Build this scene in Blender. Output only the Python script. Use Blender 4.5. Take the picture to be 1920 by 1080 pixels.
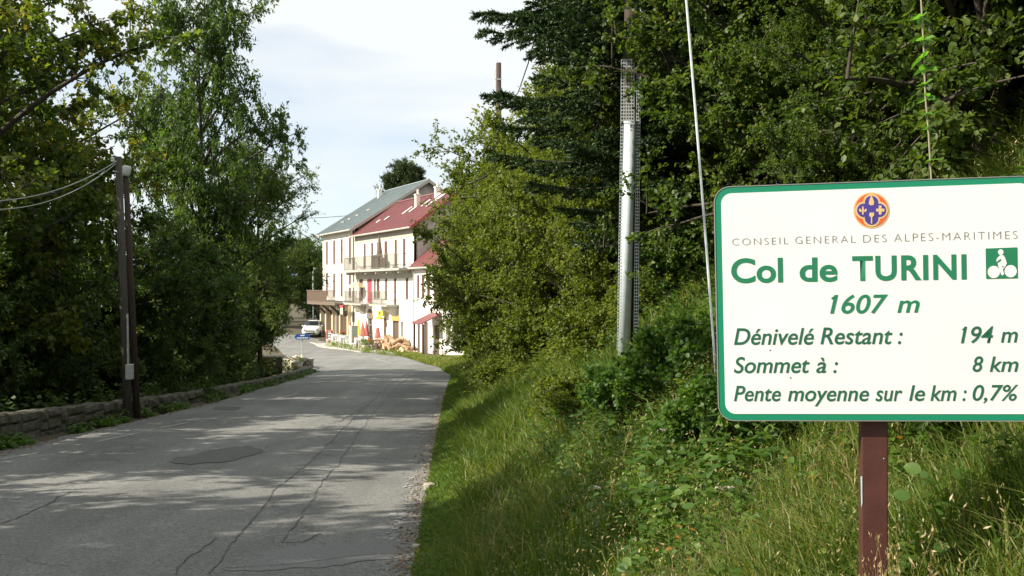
import bpy, math, random
import numpy as np
from mathutils import Vector, Matrix

for o in list(bpy.data.objects): bpy.data.objects.remove(o)
S = bpy.context.scene
C = S.collection
R = math.radians
rng = np.random.default_rng(7)
random.seed(7)

# ------------------------------------------------------------------ camera
F = 1900.0                                   # focal length in photo pixels (1920 wide)
cd = bpy.data.cameras.new('camera'); cam = bpy.data.objects.new('camera', cd); C.objects.link(cam)
cd.sensor_width = 36; cd.lens = 36*F/1920; cd.clip_start = .05; cd.clip_end = 12000
cam.location = (0, 0, 0); cam.rotation_euler = (R(90), 0, 0)
S.camera = cam

# ------------------------------------------------------------------ sky, sun, exposure
SUN_EL = R(34); to_sun = Vector((-1, -.30, 0)).normalized()
sunv = Vector((to_sun.x*math.cos(SUN_EL), to_sun.y*math.cos(SUN_EL), math.sin(SUN_EL)))
W = bpy.data.worlds.new('World'); S.world = W; W.use_nodes = True
nt = W.node_tree; nt.nodes.clear()
def wn(t, **k):
    n = nt.nodes.new(t)
    for a, b in k.items(): setattr(n, a, b)
    return n
sky = wn('ShaderNodeTexSky', sky_type='NISHITA', sun_disc=False, sun_elevation=SUN_EL,
         sun_rotation=math.atan2(to_sun.x, to_sun.y), altitude=1600, dust_density=1.5, air_density=1.0)
tc = wn('ShaderNodeTexCoord'); mp = wn('ShaderNodeMapping'); mp.inputs['Scale'].default_value = (1.2, 1.2, 5.5)
mp.inputs['Location'].default_value = (.3, .1, .35)
nz = wn('ShaderNodeTexNoise'); nz.inputs['Scale'].default_value = 1.5; nz.inputs['Detail'].default_value = 6
nz.inputs['Roughness'].default_value = .5
cr = wn('ShaderNodeValToRGB'); cr.color_ramp.elements[0].position = .30; cr.color_ramp.elements[1].position = .56
cr.color_ramp.elements[0].color = (.12,)*3+(1,); cr.color_ramp.elements[1].color = (.97,)*3+(1,)
mx = wn('ShaderNodeMix', data_type='RGBA'); mx.inputs[7].default_value = (5.25, 5.45, 5.45, 1)
bg = wn('ShaderNodeBackground'); bg.inputs['Strength'].default_value = .10
wo = wn('ShaderNodeOutputWorld')
L = nt.links.new
L(tc.outputs['Generated'], mp.inputs[0]); L(mp.outputs[0], nz.inputs['Vector']); sx = wn('ShaderNodeSeparateXYZ'); ma = wn('ShaderNodeMath', operation='MULTIPLY_ADD'); L(tc.outputs['Generated'], sx.inputs[0]); L(sx.outputs['Z'], ma.inputs[0]); ma.inputs[1].default_value = .85; L(nz.outputs['Fac'], ma.inputs[2]); ma2 = wn('ShaderNodeMath', operation='SUBTRACT'); L(ma.outputs[0], ma2.inputs[0]); ma2.inputs[1].default_value = .13; L(ma2.outputs[0], cr.inputs[0])
L(cr.outputs[0], mx.inputs[0]); L(sky.outputs[0], mx.inputs[6]); L(mx.outputs[2], bg.inputs[0]); L(bg.outputs[0], wo.inputs[0])
sd = bpy.data.lights.new('sun', 'SUN'); sd.energy = 5.0; sd.angle = R(.5); sd.color = (1, .915, .77)
sun = bpy.data.objects.new('sun', sd); C.objects.link(sun)
sun.rotation_euler = sunv.to_track_quat('Z', 'Y').to_euler(); sun.location = (-30, -10, 30)
S.view_settings.view_transform = 'Standard'; S.view_settings.look = 'None'
S.view_settings.exposure = .9; S.view_settings.gamma = 1; S.view_settings.use_curve_mapping = False
S.render.engine = 'CYCLES'
S.cycles.max_bounces = 6; S.cycles.diffuse_bounces = 3; S.cycles.transmission_bounces = 4; S.cycles.transparent_max_bounces = 6

# ------------------------------------------------------------------ materials
def mat(name, col, rough=.8, metal=0, noise=None, bump=None, ramp=None, spec=None, streak=None):
    """noise=(scale, colour2, contrast) ; bump=(scale, strength)"""
    m = bpy.data.materials.new(name); m.use_nodes = True; t = m.node_tree; b = t.nodes['Principled BSDF']
    b.inputs['Base Color'].default_value = (*col, 1); b.inputs['Roughness'].default_value = rough
    b.inputs['Metallic'].default_value = metal
    if spec is not None: b.inputs['Specular IOR Level'].default_value = spec
    tcn = t.nodes.new('ShaderNodeTexCoord'); src = tcn.outputs['Object']
    if streak:
        mpn = t.nodes.new('ShaderNodeMapping'); mpn.inputs['Scale'].default_value = streak
        t.links.new(src, mpn.inputs[0]); src = mpn.outputs[0]
    if noise:
        n = t.nodes.new('ShaderNodeTexNoise'); n.inputs['Scale'].default_value = noise[0]; n.inputs['Detail'].default_value = 6
        n.inputs['Roughness'].default_value = .62
        r = t.nodes.new('ShaderNodeValToRGB'); c = noise[2]
        r.color_ramp.elements[0].position = .5-c; r.color_ramp.elements[1].position = .5+c
        r.color_ramp.elements[0].color = (*col, 1); r.color_ramp.elements[1].color = (*noise[1], 1)
        t.links.new(src, n.inputs['Vector']); t.links.new(n.outputs['Fac'], r.inputs[0]); t.links.new(r.outputs[0], b.inputs['Base Color'])
    if bump:
        n2 = t.nodes.new('ShaderNodeTexNoise'); n2.inputs['Scale'].default_value = bump[0]; n2.inputs['Detail'].default_value = 5
        bp = t.nodes.new('ShaderNodeBump'); bp.inputs['Strength'].default_value = bump[1]; bp.inputs['Distance'].default_value = .02
        t.links.new(src, n2.inputs['Vector']); t.links.new(n2.outputs['Fac'], bp.inputs['Height']); t.links.new(bp.outputs[0], b.inputs['Normal'])
    return m

def leaf_mat(name, cols, trans=.45, rough=.5, tcol=1.6, spec=.35):
    """cols: list of (pos, rgb) looked up with the per-leaf value"""
    m = bpy.data.materials.new(name); m.use_nodes = True; t = m.node_tree; t.nodes.clear()
    at = t.nodes.new('ShaderNodeAttribute'); at.attribute_name = 'rnd'
    r = t.nodes.new('ShaderNodeValToRGB')
    els = r.color_ramp.elements
    while len(els) < len(cols): els.new(.5)
    for e, (p, c) in zip(els, cols): e.position = p; e.color = (*c, 1)
    b = t.nodes.new('ShaderNodeBsdfPrincipled'); b.inputs['Roughness'].default_value = rough; b.inputs['Specular IOR Level'].default_value = spec
    tr = t.nodes.new('ShaderNodeBsdfTranslucent'); mxs = t.nodes.new('ShaderNodeMixShader'); mxs.inputs[0].default_value = trans
    mul = t.nodes.new('ShaderNodeMix'); mul.data_type = 'RGBA'; mul.blend_type = 'MULTIPLY'; mul.inputs[0].default_value = 1
    mul.inputs[7].default_value = (tcol*1.25, tcol*1.3, tcol*.5, 1)
    o = t.nodes.new('ShaderNodeOutputMaterial'); l = t.links.new
    l(at.outputs['Fac'], r.inputs[0]); l(r.outputs[0], b.inputs['Base Color']); l(r.outputs[0], mul.inputs[6]); l(mul.outputs[2], tr.inputs[0])
    l(b.outputs[0], mxs.inputs[1]); l(tr.outputs[0], mxs.inputs[2]); l(mxs.outputs[0], o.inputs[0])
    return m

M = {}
M['bark'] = mat('bark', (.035, .028, .02), .9, noise=(9, (.08, .068, .05), .18), bump=(22, .9), streak=(1, 1, .25))
M['bark_pale'] = mat('bark_pale', (.14, .12, .1), .9, noise=(9, (.25, .22, .18), .18), bump=(22, .6), streak=(1, 1, .25))
G1 = (.042, .072, .014); G2 = (.075, .115, .02); G3 = (.12, .15, .025); YL = (.20, .16, .03); BR = (.14, .07, .02)
M['leaf_cherry'] = leaf_mat('leaf_cherry', [(0, (.036, .07, .02)), (.5, (.062, .108, .028)), (.9, (.11, .15, .036)), (1, (.16, .15, .035))], trans=.5)
M['leaf_maple'] = leaf_mat('leaf_maple', [(0, G1), (.4, G2), (.65, G3), (.85, YL), (1, BR)])
M['leaf_under'] = leaf_mat('leaf_under', [(0, (.034, .062, .018)), (.5, (.058, .1, .024)), (.9, (.1, .135, .03)), (1, (.14, .12, .03))], trans=.38)
M['leaf_airy'] = leaf_mat('leaf_airy', [(0, (.06, .095, .03)), (.5, (.095, .14, .045)), (1, (.15, .18, .06))], trans=.5)
M['leaf_hazel'] = leaf_mat('leaf_hazel', [(0, (.06, .09, .014)), (.45, (.11, .145, .022)), (.85, (.17, .195, .032)), (1, (.22, .15, .03))], trans=.45)
M['leaf_beech'] = leaf_mat('leaf_beech', [(0, (.038, .07, .015)), (.5, (.068, .112, .02)), (.85, (.125, .155, .027)), (1, (.16, .11, .03))], trans=.42)
M['leaf_pine'] = leaf_mat('leaf_pine', [(0, (.03, .05, .02)), (1, (.07, .10, .035))], trans=.15, spec=.2)
M['needle'] = leaf_mat('needle', [(0, (.016, .036, .012)), (.7, (.034, .064, .018)), (1, (.065, .1, .026))], trans=.12, spec=.3)
M['grass'] = leaf_mat('grass', [(0, (.045, .09, .014)), (.45, (.085, .14, .02)), (.74, (.14, .175, .032)), (.88, (.24, .21, .08)), (1, (.36, .29, .15))], trans=.4)
M['short_grass'] = leaf_mat('short_grass', [(0, (.05, .105, .012)), (.6, (.105, .175, .022)), (.88, (.18, .19, .04)), (1, (.3, .25, .1))], trans=.45)
M['herb'] = leaf_mat('herb', [(0, (.034, .08, .015)), (.5, (.065, .13, .022)), (.85, (.12, .185, .03)), (.97, (.2, .18, .03)), (1, (.3, .14, .03))], trans=.42)
M['straw'] = leaf_mat('straw', [(0, (.25, .2, .09)), (1, (.45, .36, .2))], trans=.25)
M['vine_leaf'] = leaf_mat('vine_leaf', [(0, (.06, .16, .03)), (1, (.11, .24, .04))], trans=.5)
M['white_flower'] = leaf_mat('white_flower', [(0, (.45, .42, .34)), (1, (.75, .73, .65))], trans=.3, tcol=.8)
M['stem'] = mat('stem', (.12, .14, .04), .8)
M['soil'] = mat('soil', (.045, .034, .02), .95, noise=(.9, (.09, .075, .035), .2), bump=(9, .8))
M['stone'] = mat('wall_stone', (.045, .042, .034), .92, noise=(3.2, (.19, .175, .14), .16), bump=(16, .9))
M['stone_moss'] = mat('wall_stone_mossy', (.035, .042, .016), .95, noise=(4, (.13, .12, .09), .16), bump=(16, .9))
M['mortar'] = mat('mortar', (.05, .045, .035), .95, noise=(6, (.1, .09, .07), .2), bump=(20, .6))
M['pole_wood'] = mat('pole_wood', (.035, .024, .017), .85, noise=(6, (.085, .06, .045), .2), bump=(24, .7), streak=(6, 6, .4))
M['pole_grey'] = mat('pole_grey_wood', (.05, .043, .036), .9, noise=(6, (.12, .105, .088), .2), bump=(24, .7), streak=(6, 6, .4))
M['galv'] = mat('galvanised', (.42, .47, .49), .55, .1, noise=(14, (.56, .61, .63), .2))
M['pipe'] = mat('pale_pipe', (.42, .48, .51), .5, 0, noise=(6, (.56, .62, .65), .2))
M['white_plastic'] = mat('white_plastic', (.62, .63, .6), .5, noise=(20, (.7, .7, .67), .2))
M['cable'] = mat('cable', (.38, .4, .42), .5, .3)
M['dark_cable'] = mat('dark_cable', (.03, .03, .03), .6)
M['sign_white'] = mat('sign_white', (.66, .68, .675), .38, noise=(3.2, (.71, .73, .72), .2), spec=.5)
M['sign_green'] = mat('sign_green', (.004, .20, .105), .35, spec=.5)
M['text_green'] = mat('text_green', (.010, .165, .075), .4)
M['text_dark'] = mat('text_dark_green', (.012, .10, .055), .4)
M['text_grey'] = mat('text_grey', (.17, .17, .165), .5)
M['gold'] = mat('emblem_gold', (.60, .42, .20), .4); M['violet'] = mat('emblem_violet', (.055, .035, .25), .4); M['orange'] = mat('emblem_orange', (.62, .10, .02), .4)
M['sign_back'] = mat('sign_back', (.36, .37, .36), .5, .6)
M['post_brown'] = mat('post_brown', (.048, .017, .013), .55, noise=(9, (.075, .026, .02), .2), bump=(90, .05), spec=.35)
M['plaster'] = mat('plaster_white', (.74, .71, .63), .9, noise=(1.4, (.80, .775, .70), .25), bump=(12, .25))
M['plaster_cream'] = mat('plaster_cream', (.62, .52, .33), .9, noise=(1.3, (.70, .61, .43), .25))
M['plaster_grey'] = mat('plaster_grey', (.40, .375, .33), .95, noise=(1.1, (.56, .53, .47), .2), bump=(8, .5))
M['band_grey'] = mat('eave_band', (.33, .32, .27), .9, noise=(1.6, (.46, .44, .38), .2))
M['shutter'] = mat('shutter_brown', (.085, .04, .03), .7, noise=(5, (.14, .075, .055), .25))
M['shutter_red'] = mat('shutter_red', (.42, .06, .08), .6)
M['wood_brown'] = mat('wood_brown', (.07, .045, .03), .8, noise=(4, (.13, .085, .06), .25), streak=(8, 8, 1))
M['wood_deck'] = mat('wood_weathered', (.12, .09, .065), .85, noise=(3, (.19, .15, .115), .25), streak=(8, 8, 1))
M['glass'] = mat('window_glass', (.02, .025, .03), .08, spec=.6)
M['frame'] = mat('window_frame', (.5, .46, .4), .6)
M['metal_rail'] = mat('rail_grey', (.2, .19, .17), .6, .2)
M['concrete'] = mat('concrete', (.34, .32, .28), .9, noise=(3, (.45, .43, .38), .2))
M['red_paint'] = mat('red_fabric', (.42, .10, .09), .8, noise=(5, (.5, .2, .17), .2)); M['yellow'] = mat('yellow_fabric', (.75, .55, .06), .8)
M['white_paint'] = mat('white_painted', (.75, .75, .73), .5)
M['log'] = mat('log_wood', (.30, .19, .11), .9, noise=(7, (.46, .32, .2), .25)); M['log_end'] = mat('log_end', (.5, .36, .22), .9)
M['car_paint'] = mat('car_white', (.72, .74, .75), .25, spec=.6); M['tyre'] = mat('tyre', (.02, .02, .02), .85); M['rim'] = mat('rim', (.45, .46, .48), .35, .7)
M['dark'] = mat('dark_plastic', (.02, .02, .022), .6); M['lamp_glass'] = mat('headlight_glass', (.55, .58, .6), .1, spec=.7)
M['blue'] = mat('sign_blue', (.02, .09, .36), .4); M['planter'] = mat('planter_stone', (.25, .22, .18), .9, noise=(6, (.4, .36, .3), .25), bump=(14, .5))
M['cabinet'] = mat('cabinet_green', (.32, .40, .34), .6); M['ochre'] = mat('ochre_wood', (.42, .24, .05), .8, noise=(6, (.55, .34, .09), .25))
M['rubble'] = mat('pale_rubble', (.42, .38, .28), .95, noise=(4, (.6, .55, .44), .25), bump=(9, 1)); M['kerb'] = mat('kerb_stone', (.42, .4, .34), .9, noise=(4, (.52, .5, .44), .2))
M['flower_red'] = leaf_mat('flower_red', [(0, (.5, .03, .03)), (1, (.7, .1, .05))], trans=.3, tcol=1)
M['grit'] = mat('grit', (.14, .13, .115), .9, noise=(30, (.3, .28, .25), .2))
M['hazy_hill'] = mat('hazy_hill', (.10, .15, .22), 1, noise=(.004, (.13, .18, .25), .2))  # blue-grey of distance haze put into the base colour
M['dry_leaf'] = leaf_mat('dry_leaf', [(0, (.09, .05, .025)), (.6, (.2, .11, .05)), (1, (.32, .2, .08))], trans=.15)

def corrugated(name, col, col2):
    m = mat(name, col, .55, .0, noise=(.9, col2, .25)); t = m.node_tree; b = t.nodes['Principled BSDF']
    return m
M['roof_green'] = corrugated('roof_green', (.16, .20, .21), (.20, .24, .245))
M['roof_red'] = corrugated('roof_red', (.15, .042, .044), (.20, .07, .07))

# asphalt ------------------------------------------------------------
def asphalt():
    m = bpy.data.materials.new('asphalt'); m.use_nodes = True; t = m.node_tree; b = t.nodes['Principled BSDF']; l = t.links.new
    g = t.nodes.new('ShaderNodeTexCoord')
    def noise(s, d=4, ro=.6, sc=None):
        n = t.nodes.new('ShaderNodeTexNoise'); n.inputs['Scale'].default_value = s; n.inputs['Detail'].default_value = d; n.inputs['Roughness'].default_value = ro
        src = g.outputs['Object']
        if sc:
            mpn = t.nodes.new('ShaderNodeMapping'); mpn.inputs['Scale'].default_value = sc; l(src, mpn.inputs[0]); src = mpn.outputs[0]
        l(src, n.inputs['Vector']); return n.outputs['Fac']
    def ramp(f, p0, c0, p1, c1):
        r = t.nodes.new('ShaderNodeValToRGB'); r.color_ramp.elements[0].position = p0; r.color_ramp.elements[1].position = p1
        r.color_ramp.elements[0].color = (*c0, 1); r.color_ramp.elements[1].color = (*c1, 1); l(f, r.inputs[0]); return r.outputs[0]
    def mult(a, c, f=1):
        x = t.nodes.new('ShaderNodeMix'); x.data_type = 'RGBA'; x.blend_type = 'MULTIPLY'; x.inputs[0].default_value = f; l(a, x.inputs[6]); l(c, x.inputs[7]); return x.outputs[2]
    base = ramp(noise(.35, 3), .35, (.162, .164, .158), .65, (.215, .216, .207))
    grain = ramp(noise(42, 3, .85), .34, (.55,)*3, .66, (1.42,)*3)
    grain2 = ramp(noise(15, 4, .75), .35, (.80,)*3, .65, (1.16,)*3)
    track = ramp(noise(1.0, 4, .55, (1.3, .12, 1)), .32, (.82,)*3, .66, (1.1,)*3)
    vor = t.nodes.new('ShaderNodeTexVoronoi'); vor.feature = 'DISTANCE_TO_EDGE'; vor.inputs['Scale'].default_value = .42
    nd = t.nodes.new('ShaderNodeTexNoise'); nd.inputs['Scale'].default_value = 2.5; nd.inputs['Detail'].default_value = 6
    va = t.nodes.new('ShaderNodeVectorMath'); va.operation = 'SCALE'; va.inputs[3].default_value = .7
    vb = t.nodes.new('ShaderNodeVectorMath'); vb.operation = 'ADD'
    l(g.outputs['Object'], nd.inputs['Vector']); l(nd.outputs['Color'], va.inputs[0]); l(va.outputs[0], vb.inputs[0]); l(g.outputs['Object'], vb.inputs[1]); l(vb.outputs[0], vor.inputs['Vector'])
    crack = ramp(vor.outputs['Distance'], .0, (.62,)*3, .012, (1,)*3)
    msk = ramp(noise(.5, 3), .48, (0,)*3, .56, (1,)*3)
    cx = t.nodes.new('ShaderNodeMix'); cx.data_type = 'RGBA'; cx.inputs[6].default_value = (1, 1, 1, 1); l(msk, cx.inputs[0]); l(crack, cx.inputs[7])
    col = mult(mult(mult(mult(base, grain), grain2), track), cx.outputs[2])
    l(col, b.inputs['Base Color']); b.inputs['Roughness'].default_value = .82; b.inputs['Specular IOR Level'].default_value = .35
    bp = t.nodes.new('ShaderNodeBump'); bp.inputs['Strength'].default_value = .55; bp.inputs['Distance'].default_value = .01
    l(noise(70, 3, .8), bp.inputs['Height']); l(bp.outputs[0], b.inputs['Normal'])
    return m
M['asphalt'] = asphalt()
M['tar'] = mat('tar_crack', (.05, .05, .05), .85, noise=(7, (.15, .15, .147), .14))
M['patch'] = mat('asphalt_patch', (.085, .085, .083), .85, noise=(45, (.15, .15, .145), .2), bump=(80, .6))
M['road_paint'] = mat('road_paint', (.20, .20, .195), .8, noise=(16, (.42, .42, .40), .16))

# ------------------------------------------------------------------ mesh helpers
class MB:
    def __init__(s): s.v = []; s.f = []
    def add(s, vs, fs):
        n = len(s.v); s.v += [tuple(v) for v in vs]; s.f += [tuple(i+n for i in f) for f in fs]; return s
    def box(s, a, b, rot=None, piv=None):
        x0, y0, z0 = a; x1, y1, z1 = b
        vs = [Vector(p) for p in ((x0,y0,z0),(x1,y0,z0),(x1,y1,z0),(x0,y1,z0),(x0,y0,z1),(x1,y0,z1),(x1,y1,z1),(x0,y1,z1))]
        if rot is not None:
            c = Vector(piv) if piv else (vs[0]+vs[6])/2; vs = [rot @ (v-c)+c for v in vs]
        return s.add(vs, [(0,3,2,1),(4,5,6,7),(0,1,5,4),(1,2,6,5),(2,3,7,6),(3,0,4,7)])
    def tube(s, pts, rad, n=8, cap=True):
        pts = [Vector(p) for p in pts]
        if not hasattr(rad, '__len__'): rad = [rad]*len(pts)
        ring = []; prev = None
        for i, p in enumerate(pts):
            d = (pts[min(i+1, len(pts)-1)]-pts[max(i-1, 0)]).normalized()
            a = Vector((1, 0, 0)) if abs(d.x) < .8 else Vector((0, 1, 0))
            if prev: a = prev
            u = (a-d*a.dot(d)).normalized(); prev = u; w = d.cross(u)
            ring += [p+(u*math.cos(2*math.pi*k/n)+w*math.sin(2*math.pi*k/n))*rad[i] for k in range(n)]
        fs = []
        for i in range(len(pts)-1):
            for k in range(n):
                a = i*n+k; b = i*n+(k+1) % n; fs.append((a, b, b+n, a+n))
        if cap: fs.append(tuple(range(n-1, -1, -1))); fs.append(tuple(range((len(pts)-1)*n, len(pts)*n)))
        return s.add(ring, fs)
    def lathe(s, prof, c=(0,0,0), n=16):
        c = Vector(c); vs = [c+Vector((r*math.cos(2*math.pi*k/n), r*math.sin(2*math.pi*k/n), z)) for r, z in prof for k in range(n)]
        fs = []
        for i in range(len(prof)-1):
            for k in range(n):
                a = i*n+k; b = i*n+(k+1) % n; fs.append((a, b, b+n, a+n))
        fs.append(tuple(range(n-1, -1, -1))); fs.append(tuple(range((len(prof)-1)*n, len(prof)*n)))
        return s.add(vs, fs)
    def mesh(s, name, m=None, smooth=False):
        me = bpy.data.meshes.new(name); me.from_pydata(s.v, [], s.f); me.update()
        if m: me.materials.append(m)
        if smooth: me.polygons.foreach_set('use_smooth', [True]*len(me.polygons))
        return me
    def build(s, name, m, parent=None, smooth=False):
        return link(name, s.mesh(name, m, smooth), parent)
def link(name, data, parent=None, loc=None):
    o = bpy.data.objects.new(name, data); C.objects.link(o)
    if parent: o.parent = parent
    if loc is not None: o.location = loc
    return o
def bevel(o, w, seg=2):
    md = o.modifiers.new('bevel', 'BEVEL'); md.width = w; md.segments = seg; md.limit_method = 'ANGLE'; return o
def tag(o, label=None, cat=None, group=None, kind=None):
    for k, v in (('label', label), ('category', cat), ('group', group), ('kind', kind)):
        if v: o[k] = v
    return o
def thing(name, loc, label, cat, group=None, rotz=0):
    o = bpy.data.objects.new(name, None); o.empty_display_size = .3; C.objects.link(o); o.location = loc; o.rotation_euler = (0, 0, rotz)
    return tag(o, label, cat, group)
def np_mesh(name, V, quads, m, rnd=None, smooth=False, tris=None):
    """V (N,3); quads (Q,4)"""
    me = bpy.data.meshes.new(name); V = np.asarray(V, dtype=np.float32); me.vertices.add(len(V)); me.vertices.foreach_set('co', V.ravel())
    nq = len(quads); ntr = 0 if tris is None else len(tris)
    li = np.asarray(quads, dtype=np.int32).ravel()
    if ntr: li = np.concatenate([li, np.asarray(tris, dtype=np.int32).ravel()])
    me.loops.add(len(li)); me.loops.foreach_set('vertex_index', li)
    me.polygons.add(nq+ntr)
    st = np.concatenate([np.arange(nq)*4, nq*4+np.arange(ntr)*3]).astype(np.int32); me.polygons.foreach_set('loop_start', st)
    if smooth: me.polygons.foreach_set('use_smooth', np.ones(nq+ntr, dtype=bool))
    me.update(calc_edges=True)
    if rnd is not None:
        a = me.attributes.new('rnd', 'FLOAT', 'POINT'); a.data.foreach_set('value', np.asarray(rnd, dtype=np.float32))
    me.materials.append(m)
    return me
def nrm(a): return a/np.maximum(np.linalg.norm(a, axis=-1, keepdims=True), 1e-9)

LEAF4 = (np.array([[0,0,0],[.42,.30,.06],[1,0,-.05],[.42,-.30,.06]]), [[0,1,2,3]])
LEAF6 = (np.array([[0,0,0],[.28,.30,.07],[.68,.27,.05],[1,0,-.08],[.68,-.27,.05],[.28,-.30,.07]]), [[0,1,2,3],[0,3,4,5]])
LEAF8 = (np.array([[0,0,0],[.35,0,-.02],[.7,0,-.03],[1,0,-.10],[.12,.19,.03],[.38,.34,.05],[.72,.25,.03],[.9,.11,-.03],[.12,-.19,.03],[.38,-.34,.05],[.72,-.25,.03],[.9,-.11,-.03]]), [[0,1,5,4],[1,2,6,5],[2,3,7,6],[0,8,9,1],[1,9,10,2],[2,10,11,3]])
LEAF_N = (np.array([[0,-.06,0],[0,.06,0],[1,.05,0],[1,-.05,0]]), [[0,1,2,3]])
def leaves_geo(P, A, N, size, tmpl, width=1.0):
    A = nrm(A); N = nrm(N-A*np.sum(N*A, -1, keepdims=True)); B = np.cross(N, A)
    T, fq = tmpl; k = len(T)
    size = np.asarray(size)[:, None, None]
    V = P[:, None, :]+size*(A[:, None, :]*T[None, :, 0:1]+B[:, None, :]*T[None, :, 1:2]*width+N[:, None, :]*T[None, :, 2:3])
    base = (np.arange(len(P))*k)[:, None, None]
    Q = base+np.array(fq)[None]
    return V.reshape(-1, 3), Q.reshape(-1, 4), k

# ------------------------------------------------------------------ the lie of the land
def zroad(y):
    return np.interp(y, [-40, 0, 20, 40, 60, 70, 76, 84, 98, 130, 200, 4000], [-1.0, -2.10, -2.84, -3.58, -4.32, -4.66, -4.79, -4.85, -4.60, -4.2, -3.0, -3.0])
def XR(y): return np.interp(y, [-40, -15, 0, 8.5, 17.3, 30.7, 42, 50, 57, 75, 79, 90, 98, 120], [2.0, .5, -.35, -.83, -1.32, -2.02, -2.5, -3.6, -5.1, -8.9, -10.8, -16.1, -20.5, -32])
def XL(y): return np.interp(y, [-40, -15, 0, 17.3, 27, 38, 46, 50, 60, 79, 98, 120], [-7.5, -8.0, -8.7, -8.7, -8.35, -8.5, -8.9, -10.2, -13.2, -18.3, -24.5, -38])
def vnoise(x, y):
    return (np.sin(x*1.3+y*.7+1.1)*np.cos(y*1.1-x*.4)+.5*np.sin(x*2.9-y*2.3+.5)+.35*np.sin(x*5.3+y*4.1))/1.85
def terrain(x, y):
    x = np.asarray(x, float); y = np.asarray(y, float)
    zr = zroad(y); e = x-XR(y); w = XL(y)-x
    bank = np.interp(e, [0, .12, .8, 1.6, 3.0, 6, 12, 30, 80, 4000], [0, .03, .22, .85, 2.05, 4.2, 6.6, 11, 22, 40])
    k = np.interp(y, [-60, 34, 48, 60, 4000], [1, 1, .45, .0, .0])
    bank = bank*k+np.interp(e, [0, .5, 30, 60, 4000], [0, .05, .3, 2, 60])*(1-k)
    drop = np.interp(w, [0, 1.1, 3, 9, 30, 4000], [0, .05, -.7, -3.0, -6, -40])
    kl = np.interp(y, [-60, 44, 54, 4000], [1, 1, .12, .12])
    z = np.where(e > 0, zr+bank, np.where(w > 0, zr+drop*kl, zr-.05))
    rough = np.clip((np.abs(np.where(e > 0, e, np.where(w > 0, w, 0)))-.3)/1.5, 0, 1)*np.where((e > 0) & (k > .5) | (w > 0) & (y < 46), 1, .15)
    return z+rough*.09*vnoise(x*1.7, y*1.7)
def tz(x, y): return float(terrain(x, y))

def coords(lo, hi, step, far, g=1.35):
    a = list(np.arange(lo, hi+1e-6, step)); s = step; p = hi
    while p < far: s *= g; p += s; a.append(p)
    s = step; p = lo
    while p > -far: s *= g; p -= s; a.insert(0, p)
    return np.array(a)
gx = coords(-13, 12, .2, 5000); gy = coords(-4, 62, .3, 5000)
GX, GY = np.meshgrid(gx, gy); Z = terrain(GX, GY)
V = np.stack([GX, GY, Z], -1).reshape(-1, 3); nx = len(gx); ny = len(gy)
ii = (np.arange(ny-1)[:, None]*nx+np.arange(nx-1)[None]).ravel()
Q = np.stack([ii, ii+1, ii+nx+1, ii+nx], -1)
tag(link('ground', np_mesh('ground', V, Q, M['soil'], smooth=True)), kind='structure')

# road: one sheet with ragged edges
ys = np.concatenate([np.arange(-14, 20, .1), np.arange(20, 60, .25), np.arange(60, 121, 1.)])
rows = []
jr = np.random.default_rng(3)
def smooth_noise(n, k, amp):
    a = jr.normal(size=n+2*k); ker = np.ones(k)/k; return np.convolve(a, ker, 'same')[k:n+k]*amp*math.sqrt(k)
jl = smooth_noise(len(ys), 5, .035)+smooth_noise(len(ys), 30, .05); jrr = smooth_noise(len(ys), 3, .04)+smooth_noise(len(ys), 22, .05)
NS = 12
for i, y in enumerate(ys):
    a = XL(y)+.15+jl[i]; b = XR(y)+.02+jrr[i]
    for k in range(NS+1):
        t = k/NS; x = a+(b-a)*t; rows.append((x, y, float(zroad(y))+.004+(.035*math.sin(math.pi*t))))
V = np.array(rows); n1 = NS+1
ii = (np.arange(len(ys)-1)[:, None]*n1+np.arange(NS)[None]).ravel()
tag(link('road', np_mesh('road', V, np.stack([ii, ii+1, ii+n1+1, ii+n1], -1), M['asphalt'], smooth=True)), kind='structure')
def road_z(x, y):
    a = XL(y)+.15; b = XR(y)+.02; t = min(max((x-a)/(b-a), 0), 1); return float(zroad(y))+.004+.035*math.sin(math.pi*t)
def px2road(px, py):
    """where the sight line through a photo pixel meets the road"""
    lo, hi = 2., 130.
    for _ in range(50):
        d = (lo+hi)/2; x = (px-960)/F*d; z = (540-py)/F*d
        if z > float(zroad(d))+.02: lo = d
        else: hi = d
    return (px-960)/F*d, d
def ribbon(pts, w, name, m, dz=.006, jit=0, seg=.08, seed=1, taper=False):
    r = random.Random(seed); mb = MB(); P = []
    pts = [Vector((*p, 0)) for p in pts]
    for a, b in zip(pts, pts[1:]):
        n = max(1, int((b-a).length/seg)); P += [a.lerp(b, i/n) for i in range(n)]
    P.append(pts[-1]); off = 0; vs = []
    for i, p in enumerate(P):
        d = (P[min(i+1, len(P)-1)]-P[max(i-1, 0)]).normalized(); s = Vector((-d.y, d.x, 0))
        off = off*.85+r.gauss(0, jit); ww = w*(r.uniform(.5, 1.5) if jit else 1)/2
        if taper: ww *= max(.15, math.sin(math.pi*(i+.5)/len(P)))**.5
        for q in (p+s*(off-ww), p+s*(off+ww)): vs.append((q.x, q.y, road_z(q.x, q.y)+dz))
    mb.add(vs, [(2*i, 2*i+1, 2*i+3, 2*i+2) for i in range(len(P)-1)])
    return tag(mb.build(name, m), kind='structure')
def pxl(*a): return [px2road(*p) for p in a]
ribbon(pxl((395,1078),(440,1010),(520,920),(600,850),(668,780),(735,720),(775,693)), .016, 'road_crack', M['tar'], .006, .008, seed=2)
ribbon(pxl((530,1018),(560,970),(610,900),(655,840),(700,775),(750,720),(780,700)), .014, 'road_crack', M['tar'], .006, .009, seed=3)
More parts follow.
